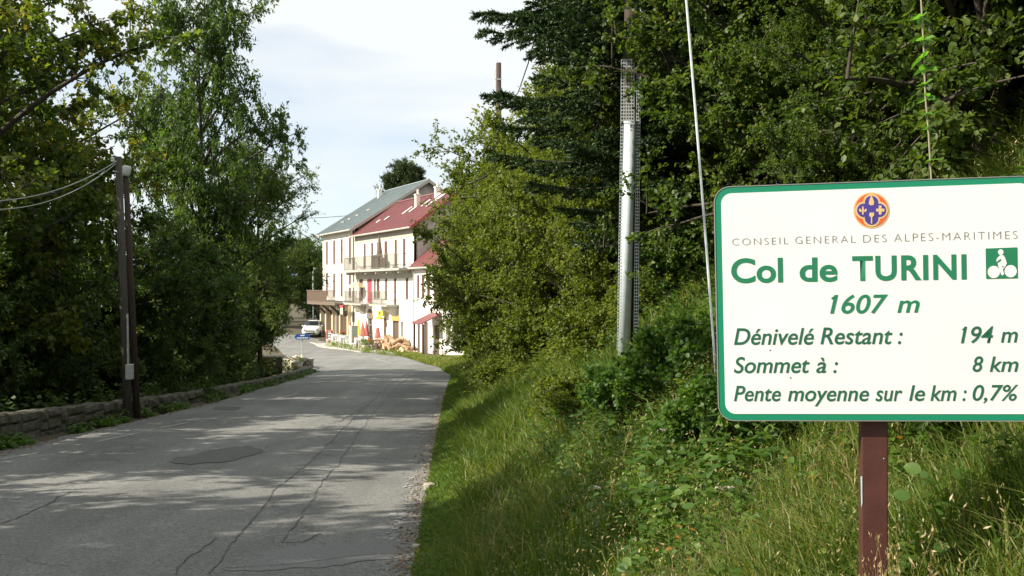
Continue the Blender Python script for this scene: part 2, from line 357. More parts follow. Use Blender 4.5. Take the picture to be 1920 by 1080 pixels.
ribbon(pxl((330,1080),(350,1052),(410,1010)), .016, 'road_crack', M['tar'], .006, .016, seed=4)
ribbon(pxl((0,985),(50,965),(140,925)), .018, 'road_crack', M['tar'], .006, .014, seed=5)
ribbon(pxl((530,1018),(570,1016),(600,1000)), .02, 'road_crack', M['tar'], .006, .015, seed=6)
ribbon(pxl((430,1068),(560,1058),(680,1040),(775,1036)), .012, 'road_crack', M['tar'], .006, .008, seed=8)
ribbon(pxl((600,800),(640,790),(690,760)), .02, 'road_crack', M['tar'], .006, .02, seed=9)
def blob(pts, name, m, dz, seed=0):
    P = pxl(*pts); r = random.Random(seed); vs = []
    n = len(P)
    for i in range(n):
        a = Vector(P[i]); b = Vector(P[(i+1) % n])
        for k in range(6):
            q = a.lerp(b, k/6); vs.append(q+Vector((r.gauss(0, .03), r.gauss(0, .05))))
    c = sum((v for v in vs), Vector((0, 0)))/len(vs); mb = MB()
    full = [c]+vs; mb.add([(v.x, v.y, road_z(v.x, v.y)+dz) for v in full], [(0, i+1, (i+1) % len(vs)+1) for i in range(len(vs))])
    return tag(mb.build(name, m), kind='structure')
blob([(312,868),(360,874),(430,868),(495,850),(470,838),(420,842),(360,855)], 'road_patch', M['patch'], .008, 1)
blob([(398,768),(440,770),(455,764),(410,762)], 'road_patch', M['patch'], .008, 2)
blob([(430,1076),(600,1062),(760,1040),(778,1010),(700,1012),(560,1020),(500,1040)], 'road_patch', mat('old_patch', (.13, .135, .135), .85, noise=(45, (.23, .23, .225), .2), bump=(80, .6)), .0045, 3)
for seg in ([(0,861),(72,849)], [(180,829),(262,812)], [(300,804),(352,793)], [(520,748),(560,738)], [(590,700),(700,690)], [(700,672),(735,682)]):
    ribbon(pxl(*seg), .10, 'edge_line', M['road_paint'], .007, 0, .2)
def smear(px, py, w, h, seed):
    g_ = random.Random(seed); X0, Y0 = px2road(px, py); L_ = abs(px2road(px, py-h)[1]-px2road(px, py+h)[1])/2; mb = MB(); q = []
    for i in range(16):                                   # flaked remains of paint: scattered ragged chips
        cx, cy = X0+g_.gauss(0, w*.45), Y0+g_.uniform(-L_, L_); s_ = g_.uniform(.012, .045); k = 6
        pts_ = [(cx+s_*g_.uniform(.5, 1.1)*math.cos(a*6.283/k), cy+s_*1.5*g_.uniform(.5, 1.1)*math.sin(a*6.283/k)) for a in range(k)]
        mb.add([(x_, y_, road_z(x_, y_)+.0055+i*.0003) for x_, y_ in pts_], [tuple(range(k))])
    tag(mb.build('worn_paint_mark', M['road_paint']), kind='structure')
smear(765, 903, .09, 12, 1); smear(742, 990, .10, 22, 2); smear(752, 968, .07, 8, 3); smear(788, 815, .07, 5, 4); smear(745, 965, .1, 4, 5); smear(816, 745, .1, 3, 6)

# hills far beyond
mb = MB(); n = 120; vs = []
for i in range(n+1):
    x = -3500+7000*i/n; h = 30+150*abs(math.sin(i*.11+1))*.6+25*math.sin(i*.31)+12*math.sin(i*.9)
    vs += [(x, 2300, -200), (x, 2500+60*math.sin(i*.5), h*.7), (x, 2900, h)]
mb.add(vs, [(3*i+k, 3*i+k+3, 3*i+k+4, 3*i+k+1) for i in range(n) for k in range(2)])
tag(mb.build('hills', M['hazy_hill'], smooth=True), kind='structure')

# ------------------------------------------------------------------ tree building
class Tubes:
    """many tapered branches in one mesh (numpy)"""
    def __init__(s): s.V = []; s.Q = []; s.n = 0
    def add(s, pts, rad, n=6):
        pts = np.asarray(pts, float); m = len(pts); d = np.gradient(pts, axis=0); d = nrm(d)
        ref = np.array([0, 0, 1.]) if abs(d[0, 2]) < .9 else np.array([1., 0, 0])
        u = nrm(ref-d*(d@ref)[:, None]); w = np.cross(d, u); a = np.arange(n)*2*np.pi/n
        ring = pts[:, None]+(u[:, None]*np.cos(a)[None, :, None]+w[:, None]*np.sin(a)[None, :, None])*np.asarray(rad)[:, None, None]
        s.V.append(ring.reshape(-1, 3)); i = (np.arange(m-1)[:, None]*n+np.arange(n)[None]).ravel(); j = (np.arange(m-1)[:, None]*n+(np.arange(n)+1)[None] % n).ravel()
        s.Q.append(np.stack([i, j, j+n, i+n], -1)+s.n); s.n += m*n
    def mesh(s, name, m): return np_mesh(name, np.concatenate(s.V), np.concatenate(s.Q), m, smooth=True)

def bez(a, b, c, n):
    t = np.linspace(0, 1, n)[:, None]; return (1-t)**2*a+2*t*(1-t)*b+t*t*c

def broadleaf(seed, H, cz, rad, n1, n2, n3, per, leaf, tmpl=LEAF4, width=1., trunk_r=.16, droop=.25, base_h=.15, bark='bark', lmat='leaf_cherry',
              twig=.6, stems=1, stem_spread=.3, fill=(.35, 1.0), up=.8, hue=.0, huesc=.35, zlow=-1.):
    g = np.random.default_rng(seed); T = Tubes(); S_, E_, H_ = [], [], []
    rad = np.array(rad, float); ctr = np.array([0, 0, cz])
    st = []
    for k in range(stems):
        a = g.uniform(0, 6.28); off = np.array([math.cos(a), math.sin(a), 0])*(stem_spread if stems > 1 else 0)
        top = np.array([0, 0, cz+rad[2]*.75])+off*g.uniform(1.5, 4.)+np.append(g.normal(0, .25, 2), 0)*(1 if stems == 1 else 2)
        P = bez(off*.4, off*1.2+np.array([g.normal(0, .15), g.normal(0, .15), H*.4]), top, 12)
        T.add(P, np.linspace(trunk_r, trunk_r*.12, 12)*(1 if stems == 1 else .55)*np.array([1.35]+[1]*11), 8); st.append(P)
    for i in range(n1):
        while True:
            d = nrm(g.normal(size=3)); 
            if d[2] > zlow: break
        f = g.uniform(fill[0], fill[1])**.6
        lump = 1+.16*math.sin(d[0]*5+seed)+.14*math.sin(d[1]*6+d[2]*4+seed*2)
        tgt = ctr+d*rad*f*lump
        P = st[g.integers(len(st))]
        hz = np.hypot(tgt[0], tgt[1]); zs = np.clip(tgt[2]-hz*g.uniform(.35, .9), max(base_h*H, .1), P[-1, 2]*.98)
        k = int(np.argmin(abs(P[:, 2]-zs))); s0 = P[k]
        mid = (s0+tgt)/2+np.array([0, 0, .12*hz])+g.normal(0, .12, 3)*hz*.5
        L1 = bez(s0, mid, tgt, 9); ll = np.linalg.norm(tgt-s0); r0 = min(trunk_r*.5, .02+ll*.013)
        T.add(L1, np.linspace(r0, r0*.2, 9), 5)
        for j in range(n2):
            t = g.uniform(.3, 1.0); q = L1[min(8, int(t*8.99))]
            dd = nrm(nrm(tgt-s0)*.7+g.normal(size=3)*.7+np.array([0, 0, .1])); ln = (.16+.14*g.random())*(rad[0]+rad[1])*.5*(1.25-.5*t)+.15
            e = q+dd*ln; m2 = (q+e)/2+np.array([0, 0, .1*ln]); L2 = bez(q, m2, e, 5); T.add(L2, np.linspace(r0*.35, r0*.08, 5), 3)
            hcl = g.random()
            for k3 in range(n3):
                t3 = g.uniform(.15, 1); q3 = L2[min(4, int(t3*4.99))]; d3 = nrm(dd*.6+g.normal(size=3)*.75+np.array([0, 0, .05-droop*.6]))
                S_.append(q3); E_.append(q3+d3*twig*g.uniform(.5, 1.2)); H_.append(hcl)
            S_.append(L2[-2]); E_.append(L2[-1]+dd*twig*.5); H_.append(hcl)
    S_ = np.array(S_); E_ = np.array(E_); H_ = np.array(H_)
    # twigs as thin two-sided slivers
    d = nrm(E_-S_); w = nrm(np.cross(d, np.array([0, 0, 1.])+1e-3))*.004*max(1, leaf/.06)
    tv = np.stack([S_-w, S_+w, E_+w*.3, E_-w*.3], 1).reshape(-1, 3); tq = np.arange(len(S_)*4).reshape(-1, 4); T.V.append(tv); T.Q.append(tq+T.n); T.n += len(tv)
    nt_ = len(S_); ix = np.repeat(np.arange(nt_), per); n = len(ix); t = g.uniform(.05, 1.05, n)
    P = S_[ix]+(E_-S_)[ix]*t[:, None]+g.normal(0, leaf*.25, (n, 3))
    A = nrm(d[ix]*.55+g.normal(size=(n, 3))*.6+np.array([0, 0, -droop])); N = g.normal(size=(n, 3))*.55+np.array([0, 0, up])
    sz = leaf*g.uniform(.6, 1.2, n)
    V, Q, k = leaves_geo(P, A, N, sz, tmpl, width)
    rv = np.clip(hue+g.random(n)*(1-huesc)*g.uniform(.6, 1, n)+H_[ix]*huesc, 0, 1)
    crown = np_mesh('crown', V, Q, M[lmat], np.repeat(rv, k))
    return T.mesh('trunk', M[bark]), crown

def conifer(seed, H, R0, levels, per_whorl, needle=.055, bark='bark', droop=.28, base=.12, tw=.48, dens=70):
    g = np.random.default_rng(seed); T = Tubes(); T.add(bez(np.zeros(3), np.array([.1, 0, H/2]), np.array([0, 0, H]), 14), np.linspace(.2, .02, 14), 8)
    S_, E_, H_ = [], [], []
    for lv in range(levels):
        z = H*(base+(1-base)*lv/levels); Lb = R0*(1-(z/H-base)/(1-base))**.8*min(1, .3+.7*(z-base*H)/2.2)+.2
        for k in range(per_whorl):
            a = g.uniform(0, 6.283); ln = Lb*g.uniform(.65, 1.1); dr = np.array([math.cos(a), math.sin(a), 0]); z0 = z+g.uniform(-.2, .2)
            s0 = np.array([0, 0, z0]); e = s0+dr*ln+np.array([0, 0, -droop*ln*.8]); m = s0+dr*ln*.5+np.array([0, 0, -droop*ln*.75])
            B = bez(s0, m, e+np.array([0, 0, .12*ln]), 10); T.add(B, np.linspace(.035, .006, 10), 4)
            side = np.array([-dr[1], dr[0], 0]); nsub = int(ln*13)
            for j in range(nsub):
                t = .12+.88*j/nsub; q = B[min(9, int(t*9.99))]+(B[min(9, int(t*9.99)+1)]-B[min(9, int(t*9.99))])*((t*9.99) % 1)
                sg = 1 if j % 2 else -1; l2 = tw*(1.15-t*.75)*g.uniform(.7, 1.2)*min(1.3, .5+ln*.28)
                d2 = nrm(dr*.75+side*sg*.8+np.array([0, 0, -.18+g.normal(0, .1)])); hc = g.random()
                S_.append(q); E_.append(q+d2*l2); H_.append(hc)
                if l2 > .2:
                    for s3 in (-1, 1):
                        q3 = q+d2*l2*g.uniform(.35, .6); d3 = nrm(d2+side*s3*.6+dr*.3+np.array([0, 0, -.25])); S_.append(q3); E_.append(q3+d3*l2*.45); H_.append(hc)
            S_.append(B[-3]); E_.append(B[-1]+dr*.15); H_.append(g.random())
    S_ = np.array(S_); E_ = np.array(E_); H_ = np.array(H_); d = nrm(E_-S_); ln = np.linalg.norm(E_-S_, axis=1)
    w = nrm(np.cross(d, np.array([0, 0, 1.])+1e-3))*.004
    tv = np.stack([S_-w, S_+w, E_+w*.3, E_-w*.3], 1).reshape(-1, 3); T.V.append(tv); T.Q.append(np.arange(len(tv)).reshape(-1, 4)+T.n); T.n += len(tv)
    cnt = np.maximum(4, (ln*dens/.4).astype(int)); ix = np.repeat(np.arange(len(S_)), cnt); n = len(ix)
    P = S_[ix]+(E_-S_)[ix]*g.uniform(0, 1.05, n)[:, None]; A = nrm(d[ix]*.8+g.normal(size=(n, 3))*.6); N = g.normal(size=(n, 3))
    T4 = (np.array([[0, -.16, 0], [0, .16, 0], [1, .08, 0], [1, -.08, 0]]), [[0, 1, 2, 3]])
    V, Q, k = leaves_geo(P, A, N, needle*g.uniform(.7, 1.2, n), T4)
    crown = np_mesh('crown', V, Q, M['needle'], np.repeat(np.clip(H_[ix]*.5+g.random(n)*.5, 0, 1), k))
    return T.mesh('trunk', M[bark]), crown

def place(proto, name, x, y, scale, rotz, label, cat, group=None, sz=None, dz=-.12, tilt=None):
    root = thing(name, (x, y, tz(x, y)+dz), label, cat, group, rotz)
    if tilt: root.rotation_euler = (tilt[0], tilt[1], rotz)
    root.scale = (scale, scale, sz or scale)
    link('trunk', proto[0], root); link('crown', proto[1], root)
    return root

CH = broadleaf(11, 11.5, 7.3, (3.7, 3.7, 4.5), 56, 8, 7, 17, .15, width=.8, trunk_r=.2, droop=.5, base_h=.22, lmat='leaf_cherry', twig=.55, fill=(.3, 1.05))
MA = broadleaf(23, 15, 8.6, (4.2, 4.2, 6.4), 64, 8, 7, 16, .16, width=1.25, trunk_r=.26, droop=.2, base_h=.15, lmat='leaf_maple', twig=.6, huesc=.55)
UN = broadleaf(31, 7, 3.6, (2.9, 2.9, 3.5), 52, 7, 7, 17, .135, width=1., trunk_r=.11, droop=.15, base_h=.06, lmat='leaf_under', twig=.45, stems=2, zlow=-.9)
AI = broadleaf(41, 10, 6.3, (2.2, 2.2, 4.0), 48, 8, 8, 16, .10, width=.8, trunk_r=.12, droop=.3, base_h=.15, lmat='leaf_airy', twig=.5)
HZ = broadleaf(53, 6.5, 3.5, (2.6, 2.6, 3.2), 70, 8, 8, 17, .088, width=1.15, trunk_r=.1, droop=.1, base_h=.05, lmat='leaf_hazel', twig=.42, stems=5, stem_spread=.35, zlow=-.95)
BE = broadleaf(61, 8, 4.3, (2.9, 2.9, 4.2), 62, 9, 9, 20, .064, LEAF6, 1.15, trunk_r=.13, droop=.12, base_h=.06, lmat='leaf_beech', twig=.36, stems=3, stem_spread=.3, zlow=-.98, huesc=.45)
SA = broadleaf(71, 3.2, 1.8, (.8, .8, 1.5), 20, 4, 4, 8, .075, width=.9, trunk_r=.03, droop=.1, base_h=.1, lmat='leaf_airy', twig=.25)
PI_ = broadleaf(83, 20, 16.3, (3.1, 3.1, 3.2), 40, 8, 8, 22, .20, LEAF_N, 2.2, trunk_r=.25, droop=0, base_h=.6, lmat='leaf_pine', twig=.7, fill=(.5, 1), zlow=-.5)
SP = conifer(97, 15, 3.3, 40, 8, base=.09)

# left of the road, seen
place(MA, 'maple_tree', -13.3, 23.8, .98, .4, 'tall tree with yellowing leaves at the left edge, rising out of the picture', 'tree')
place(MA, 'maple_tree', -14.6, 29.6, .9, 2.5, 'broad tree with yellowing leaves just left of the cherry tree, behind the twin poles', 'tree')
place(CH, 'cherry_tree', -11.5, 38.0, .92, 3.9, 'tall green tree with loose drooping leaf tufts against the sky, left of the road', 'tree', sz=1.36)
place(AI, 'birch_tree', -10.5, 42.5, 1.0, 1.0, 'pale light green feathery tree where the left row of trees ends against the sky', 'tree')
place(UN, 'young_tree', -12.2, 19.9, .8, .2, 'dark low bushy tree behind the stone wall at the left edge of the picture', 'tree')
place(UN, 'young_tree', -11.8, 24.6, .84, 1.4, 'dark bushy tree right behind the twin poles and the stone wall', 'tree')
place(UN, 'young_tree', -11.4, 29.3, .9, 2.7, 'dark bushy tree just right of the twin poles under the cherry tree', 'tree')
place(UN, 'young_tree', -11.3, 34.0, .92, 3.9, 'dark bushy tree behind the light green sapling beside the road', 'tree')
place(UN, 'young_tree', -11.9, 38.2, .82, 5.0, 'dark bushy tree left of the wooden bin near the end of the wall', 'tree')
place(CH, 'young_tree', -11.5, 44.6, .5, 2.0, 'last small tree of the left row, its crown hanging over the wooden bin', 'tree')
place(SA, 'sapling', -9.5, 35.5, .78, .3, 'light green sunlit sapling growing behind the stone wall left of the wooden bin', 'sapling')
place(SA, 'sapling', -9.7, 32.6, .55, 1.3, 'small pale sapling behind the stone wall, left of the taller sunlit sapling', 'sapling')
wood = [(-16.5,23.5,UN,1.3),(-17,32,UN,1.2),(-15.6,37.5,UN,1.1),(-14.6,42.5,UN,.9),(-19,28,UN,1.4),(-19,37,UN,1.3),(-15.5,27,UN,1.0),(-15.2,19.5,UN,.9),(-17,18,UN,1.0)]
for i, (x, y, p, s) in enumerate(wood):
    place(p, 'wood_tree', x, y, s, i*1.7+.3, 'tree deep in the dark wood behind the left row of trees', 'tree', 'trees deep in the wood behind the stone wall')
place(UN, 'young_tree', -11.9, 42.4, .66, 2.9, 'small leafy tree around the foot of the birch, behind the wooden bin', 'tree')
BR_ = broadleaf(91, 1.1, .5, (.62, .62, .55), 26, 5, 5, 9, .058, LEAF6, 1.3, trunk_r=.012, droop=.1, base_h=.02, lmat='herb', twig=.14, stems=5, stem_spread=.1, zlow=-.2, huesc=.5)
BR_SUNLIT = broadleaf(92, 1.1, .5, (.66, .66, .6), 26, 5, 5, 9, .062, LEAF6, 1.1, trunk_r=.012, droop=.1, base_h=.02, lmat='leaf_hazel', twig=.16, stems=5, stem_spread=.1, zlow=-.2, huesc=.5)  # bramble copy with yellower leaves: sunlight put into the leaf colour
# left of the road, beside and behind the camera: the trees whose shade lies on the road
shade = [(-13.4,14.3,MA,.84),(-14.6,4.8,MA,1.0),(-12.2,9.2,UN,.9),(-12.5,15.0,UN,.62),(-13.5,-7.5,MA,1.)]
for i, (x, y, p, s) in enumerate(shade):
    place(p, 'roadside_tree', x, y, s, i*2.1+.9, 'roadside tree left of the camera whose shade falls across the road', 'tree', 'roadside trees left of the camera')
# far left beyond the bend
for (x, y, p, s, r, nm, lb) in [(-27.2,118,MA,.78,.3,'roadside_tree','sunlit green tree across the bend, left of the pale hotel'),(-23.2,121,UN,1.5,1.3,'roadside_tree','green bush beside the corner of the pale hotel behind the white car'),
                         (-34,122,MA,.75,2.2,'roadside_tree','green tree across the bend behind the birch'),(-29.0,112,UN,1.3,.2,'roadside_tree','low green bush behind the parked white car at its left')]:
    place(p, nm, x, y, s, r, lb, 'tree')
for x, y, s, r_, lb in [(-27,133,.8,1,'green tree closing the view where the road turns left behind the hatchback'),(-33,134,.8,3,'green tree left of the tree that closes the view behind the hatchback'),(-22.5,140,.8,5,'green tree right behind the thin lamp post')]: place(UN if False else MA, 'roadside_tree', x, y, s, r_, lb, 'tree')
place(PI_, 'pine_tree', -13.9, 131, 1.03, .4, 'round dark pine rising behind the green roof', 'tree')

# right of the road
hz = [(-.6,33,1.12,.2,'hazel bush overhanging the road in front of the houses'),
      (.9,30,.98,1.3,'yellow green hazel bush in the middle of the sunlit hedge, left of the spruce'),
      (-.3,41.5,1.05,2.4,'farthest hazel bush of the hedge, below the lone pole'),
      (2.2,23.5,.95,3.3,'hazel bush under the spruce branches, left of the guarded pole'),
      (2.6,35,1.05,4.4,'hazel bush up the bank behind the hedge front'),
      (-1.5,46.5,.85,5.5,'hazel bush at the far end of the hedge, beside the small red roof'),
      (1.0,20.5,.72,.9,'low hazel bush on the bank at the left foot of the guarded pole'),(.15,26.5,.82,3.0,'leafy hazel bush spilling down the bank towards the road edge'),(1.9,17.2,.62,2.2,'small hazel bush directly left of the guarded pole'),
      (-2.0,52.5,.7,5.1,'hazel bush hiding the foot of the small red roofed house')]
for x, y, s, r, lb in hz: place(HZ, 'hazel_bush', x, y, s, r, lb, 'bush')
for x, y, s, r in [(4.5,29.5,1.2,2),(4.2,40,1.3,3),(2.2,50,1.1,4),(6.2,35,1.4,1),(7,45,1.4,.5)]:
    place(HZ, 'hazel_bush', x, y, s, r, 'hazel bush high on the bank behind the hedge', 'bush', 'hazel bushes behind the hedge')
place(SP, 'spruce_tree', 2.3, 14.6, 1.0, .5, 'dark spruce behind the guarded pole with long drooping branches over the sky', 'tree')
place(SP, 'spruce_tree', 5.0, 20.5, .95, 2.2, 'second dark spruce standing up the bank behind the first', 'tree')
be = [(3.5,11.5,.86,.1,'dark beech close right of the guarded pole'),(4.2,8.9,1.0,1.2,'beech with lit leaves above the middle of the sign'),
      (4.6,6.7,.85,2.2,'beech with large lit leaves at the upper right edge of the picture'),(4.9,11.3,1.25,3.4,'tall dark beech behind the beeches above the sign'),
      (6.6,8.6,1.2,4.4,'tall dark beech at the far right behind the others')]
be += [(3.0,14.6,.75,.7,'dark beech behind the guarded pole, in front of the spruce trunk'),(3.95,9.9,.62,2.9,'small beech low behind the left end of the sign'),
       (5.2,9.9,.95,5.2,'beech behind the middle of the sign'),(3.1,9.3,.36,1.9,'low beech scrub on the bank between the guarded pole and the sign'),(5.9,7.3,.9,.5,'beech behind the right end of the sign')]
for x, y, s, r, lb in be: place(BE, 'beech_tree', x, y, s, r, lb, 'tree')
for i, (x, y, s) in enumerate([(4.4,15,1.2),(7,14,1.5),(8.5,11,1.5),(7.5,19,1.5),(5.5,24,1.5),(6.6,12,1.3),(9.6,8.6,1.5),(8.2,6.6,1.2)]):
    place(BE, 'beech_tree', x, y, s, i*1.9, 'beech up the bank lost in the dark behind the nearer trees', 'tree', 'beeches up the dark bank')

# ------------------------------------------------------------------ grass, herbs and litter on the bank
def blades(n, xs, ys, hgt, wid, seed, name, mt, lean=.5, hue=0., huer=.6):
    g = np.random.default_rng(seed); z = terrain(xs, ys); P = np.stack([xs, ys, z], -1); n = len(xs)
    a = g.uniform(0, 6.283, n); D = np.stack([np.cos(a), np.sin(a), np.zeros(n)], -1); a2 = g.uniform(0, 6.283, n)
    side = np.stack([np.cos(a2), np.sin(a2), np.zeros(n)], -1)*(wid*g.uniform(.6, 1.3, n))[:, None]
    h = hgt*g.uniform(.5, 1.25, n); l = h*lean*g.uniform(.2, 1.3, n)
    up = np.array([0, 0, 1.])
    p1 = P+up*(h*.55)[:, None]+D*(l*.3)[:, None]; p2 = P+up*(h*(1-.25*lean))[:, None]+D*l[:, None]
    V = np.stack([P-side, P+side, p1-side*.8, p1+side*.8, p2], 1).reshape(-1, 3)
    b = np.arange(n)[:, None]*5; Q = b+np.array([[0, 1, 3, 2]]); Tt = b+np.array([[2, 3, 4]])
    patch = .5+.5*vnoise(xs*1.1+3, ys*1.1)
    rv = np.clip(hue+g.random(n)*huer+patch*.35, 0, 1)
    return tag(link(name, np_mesh(name, V, Q, mt, np.repeat(rv, 5), tris=Tt)), kind='stuff')
def sample_bank(n, y0, y1, e0, e1, seed, pw=1.0):
    g = np.random.default_rng(seed); u = g.random(n); y = y0*(y1/y0)**(u**pw); e = g.uniform(e0, e1, n)
    return XR(y)+e, y, g
def inview(x, y, z=None, m=.06):
    z = terrain(x, y) if z is None else z
    return (np.abs(x/y) < 960/F+m) & (z/y > -540/F-.09)
# tall mixed grass
x, y, g = sample_bank(260000, 1.8, 18, .45, 5.5, 1); k = inview(x, y) & (g.random(len(x)) < np.clip(.4+.5*vnoise(x*.9, y*.9), .22, 1)); x = x[k]; y = y[k]
blades(len(x), x, y, .24+.2*np.clip(vnoise(x*.7+2, y*.7)+.3, 0, 1), .0022+.0003*y, 2, 'long_grass', M['grass'], 1.05, -.04, .74)
x, y, g = sample_bank(90000, 15, 46, .4, 5, 3); k = inview(x, y); x = x[k]; y = y[k]
blades(len(x), x, y, .34, .009, 4, 'far_long_grass', M['grass'], .6, -.08, .72)
# short verge along the tarmac
g = np.random.default_rng(5); n = 90000; y = 6*(48/6)**g.random(n); x = XR(y)+np.abs(g.normal(0, .5, n))*np.where(g.random(n) < .5, .8, 1.6)-.02+.09*vnoise(y*5, y*2); k = inview(x, y)&(x-XR(y)<2.2); x = x[k]; y = y[k]
blades(len(x), x, y, .075+.06*np.clip((x-XR(y)), 0, 1), .003+.0005*y, 6, 'verge_grass', M['short_grass'], 1.0, -.12, .85)
# dry verge by the bend and weeds under the houses
g = np.random.default_rng(8); n = 16000; y = g.uniform(44, 76, n); x = XR(y)+g.uniform(.05, 2.6, n)*np.where(y > 62, .35, 1)
blades(n, x, y, .28, .02, 9, 'dry_verge_grass', M['grass'], .6, .25, .5)
# fine straw seedheads drifting over the near bank
x, y, g = sample_bank(24000, 2.0, 10, .5, 4.5, 12); k = inview(x, y) & (vnoise(x*1.2+5, y*1.3) > -.1); x = x[k]; y = y[k]
n = len(x); z = terrain(x, y)+g.uniform(.12, .42, n)
V, Q, kk = leaves_geo(np.stack([x, y, z], -1), g.normal(size=(n, 3))*.6+np.array([.3, 0, .6]), g.normal(size=(n, 3)), g.uniform(.012, .03, n), LEAF4, .45)
tag(link('grass_seedheads', np_mesh('grass_seedheads', V, Q, M['straw'], np.repeat(g.random(n), kk))), kind='stuff')

# tall seeding stems crowding round the sign post
g = np.random.default_rng(15); n = 420; T = Tubes(); SP_, SR = [], []
for i in range(n):
    y0 = g.uniform(2.2, 3.12); x0 = 1.145*y0/3.17+g.normal(0, .045) if i < 330 else g.uniform(.4, 1.7); z0 = tz(x0, y0); h = g.uniform(.26, .56) if i < 330 else g.uniform(.2, .45)
    P = bez(np.array([x0, y0, z0]), np.array([x0, y0, z0+h*.6]), np.array([x0+g.normal(0, .05), y0+g.normal(0, .05), z0+h]), 5); T.add(P, np.linspace(.0012, .0007, 5), 3)
    m_ = 16; t = g.uniform(.55, 1.05, m_); SP_.append(np.stack([np.interp(t, np.linspace(0, 1, 5), P[:, k_])+g.normal(0, .008, m_) for k_ in range(3)], -1))
SP_ = np.concatenate(SP_); n = len(SP_)
V, Q, kk = leaves_geo(SP_, g.normal(size=(n, 3))*.35+np.array([0, 0, 1]), g.normal(size=(n, 3)), g.uniform(.009, .02, n), LEAF4, .5)
tag(link('seeding_grass', np_mesh('seeding_grass', V, Q, M['straw'], np.repeat(g.random(n), kk))), kind='stuff')
tag(link('seeding_grass_stems', T.mesh('seeding_grass_stems', M['straw'])), kind='stuff')

# broad leaved undergrowth (bramble, nettle, strawberry) as ground cover
def cover(name, x, y, g, leaf, hmax, per, mt=None, hue=0, tm=LEAF6, width=1.35):
    n = len(x); z = terrain(x, y); ix = np.repeat(np.arange(n), per); m = len(ix)
    h = (hmax*g.uniform(.3, 1, n))[ix]; t = g.uniform(.25, 1, m)
    lean = g.normal(0, .28, (n, 2))[ix]
    P = np.stack([x[ix]+lean[:, 0]*h*t+g.normal(0, .045, m), y[ix]+lean[:, 1]*h*t+g.normal(0, .045, m), z[ix]+h*t], -1)
    a = g.uniform(0, 6.283, m); A = np.stack([np.cos(a), np.sin(a), g.uniform(-.5, .25, m)], -1); N = g.normal(size=(m, 3))*.35+np.array([-.12, -.2, 1.])
    V, Q, k = leaves_geo(P, A, N, leaf*g.uniform(.5, 1.2, m), tm, width)
    pl = g.random(n)[ix]
    rv = np.clip(hue+.45*pl+.5*g.random(m), 0, 1)
    # stems
    S0 = np.stack([x, y, z], -1); hh = (hmax*g.uniform(.5, 1, n)); 
    return tag(link(name, np_mesh(name, V, Q, mt or M['herb'], np.repeat(rv, k))), kind='stuff')
x, y, g = sample_bank(4200, 3.3, 15, 1.3, 6.0, 21); k = inview(x, y) & (g.random(len(x)) < np.clip((y-3.2)/2.5, .12, 1)) & (vnoise(x*.8+1.5, y*.8+.4)+g.normal(0, .25, len(x)) > -.12); x = x[k]; y = y[k]
cover('bramble_cover', x, y, g, .060, .42, 14, tm=LEAF8, width=1.2)
x, y, g = sample_bank(2600, 2.8, 12, .7, 4.5, 22); k = inview(x, y) & (g.random(len(x)) < np.clip((y-2.4)/2.5, .15, 1)) & (vnoise(x*1.4+4, y*1.2+2) > .05); x = x[k]; y = y[k]
cover('low_herb_cover', x, y, g, .040, .26, 10, hue=.12, tm=LEAF8, width=1.0)
x, y, g = sample_bank(5200, 14, 42, .5, 4.5, 23); k = inview(x, y) & (x-XR(y) > np.interp(y, [14, 19, 24], [2.6, 1.6, .9])+g.normal(0, .25, len(x)))
cover('hedge_foot_cover', x[k], y[k], g, .085, .75, 13, mt=M['leaf_hazel'], tm=LEAF4)
# weeds at the foot of the wall, verge clover
g = np.random.default_rng(31); n = 1000; y = 16*(46/16)**g.random(n); x = XL(y)+g.normal(-.06, .10, n)+.1; k = (vnoise(y*1.9, x*0+1) > .05)
cover('wall_foot_weeds', x[k], y[k], g, .085, .24, 12, tm=LEAF4)
g = np.random.default_rng(33); n = 3000; y = 6.5*(30/6.5)**g.random(n); x = XR(y)+np.abs(g.normal(0, .35, n))+.05; k = inview(x, y)
cover('verge_clover', x[k], y[k], g, .028, .07, 7, mt=M['short_grass'], tm=LEAF4)
# forest floor beyond the wall
g = np.random.default_rng(37); n = 3500; y = g.uniform(15, 47, n); x = XL(y)-g.uniform(.9, 7, n)
cover('wood_floor_cover', x, y, g, .12, .8, 10, mt=M['leaf_under'], tm=LEAF4)
# fallen leaves and grit along the tarmac edge
g = np.random.default_rng(41); n = 3600; y = 6.5*(32/6.5)**g.random(n); x = XR(y)+g.normal(-.03, .11, n)
x2 = XL(y)+.25+np.abs(g.normal(0, .14, n)); x = np.where(g.random(n) < .6, x, x2); z = np.where(x < XR(y), zroad(y)+.016, terrain(x, y)+.03)
V, Q, k = leaves_geo(np.stack([x, y, z], -1), np.stack([g.normal(size=n), g.normal(size=n), g.normal(0, .12, n)], -1), g.normal(size=(n, 3))*.25+np.array([0, 0, 1]), g.uniform(.025, .06, n), LEAF4, 1.)
tag(link('fallen_leaves', np_mesh('fallen_leaves', V, Q, M['dry_leaf'], np.repeat(g.random(n), k))), kind='stuff')

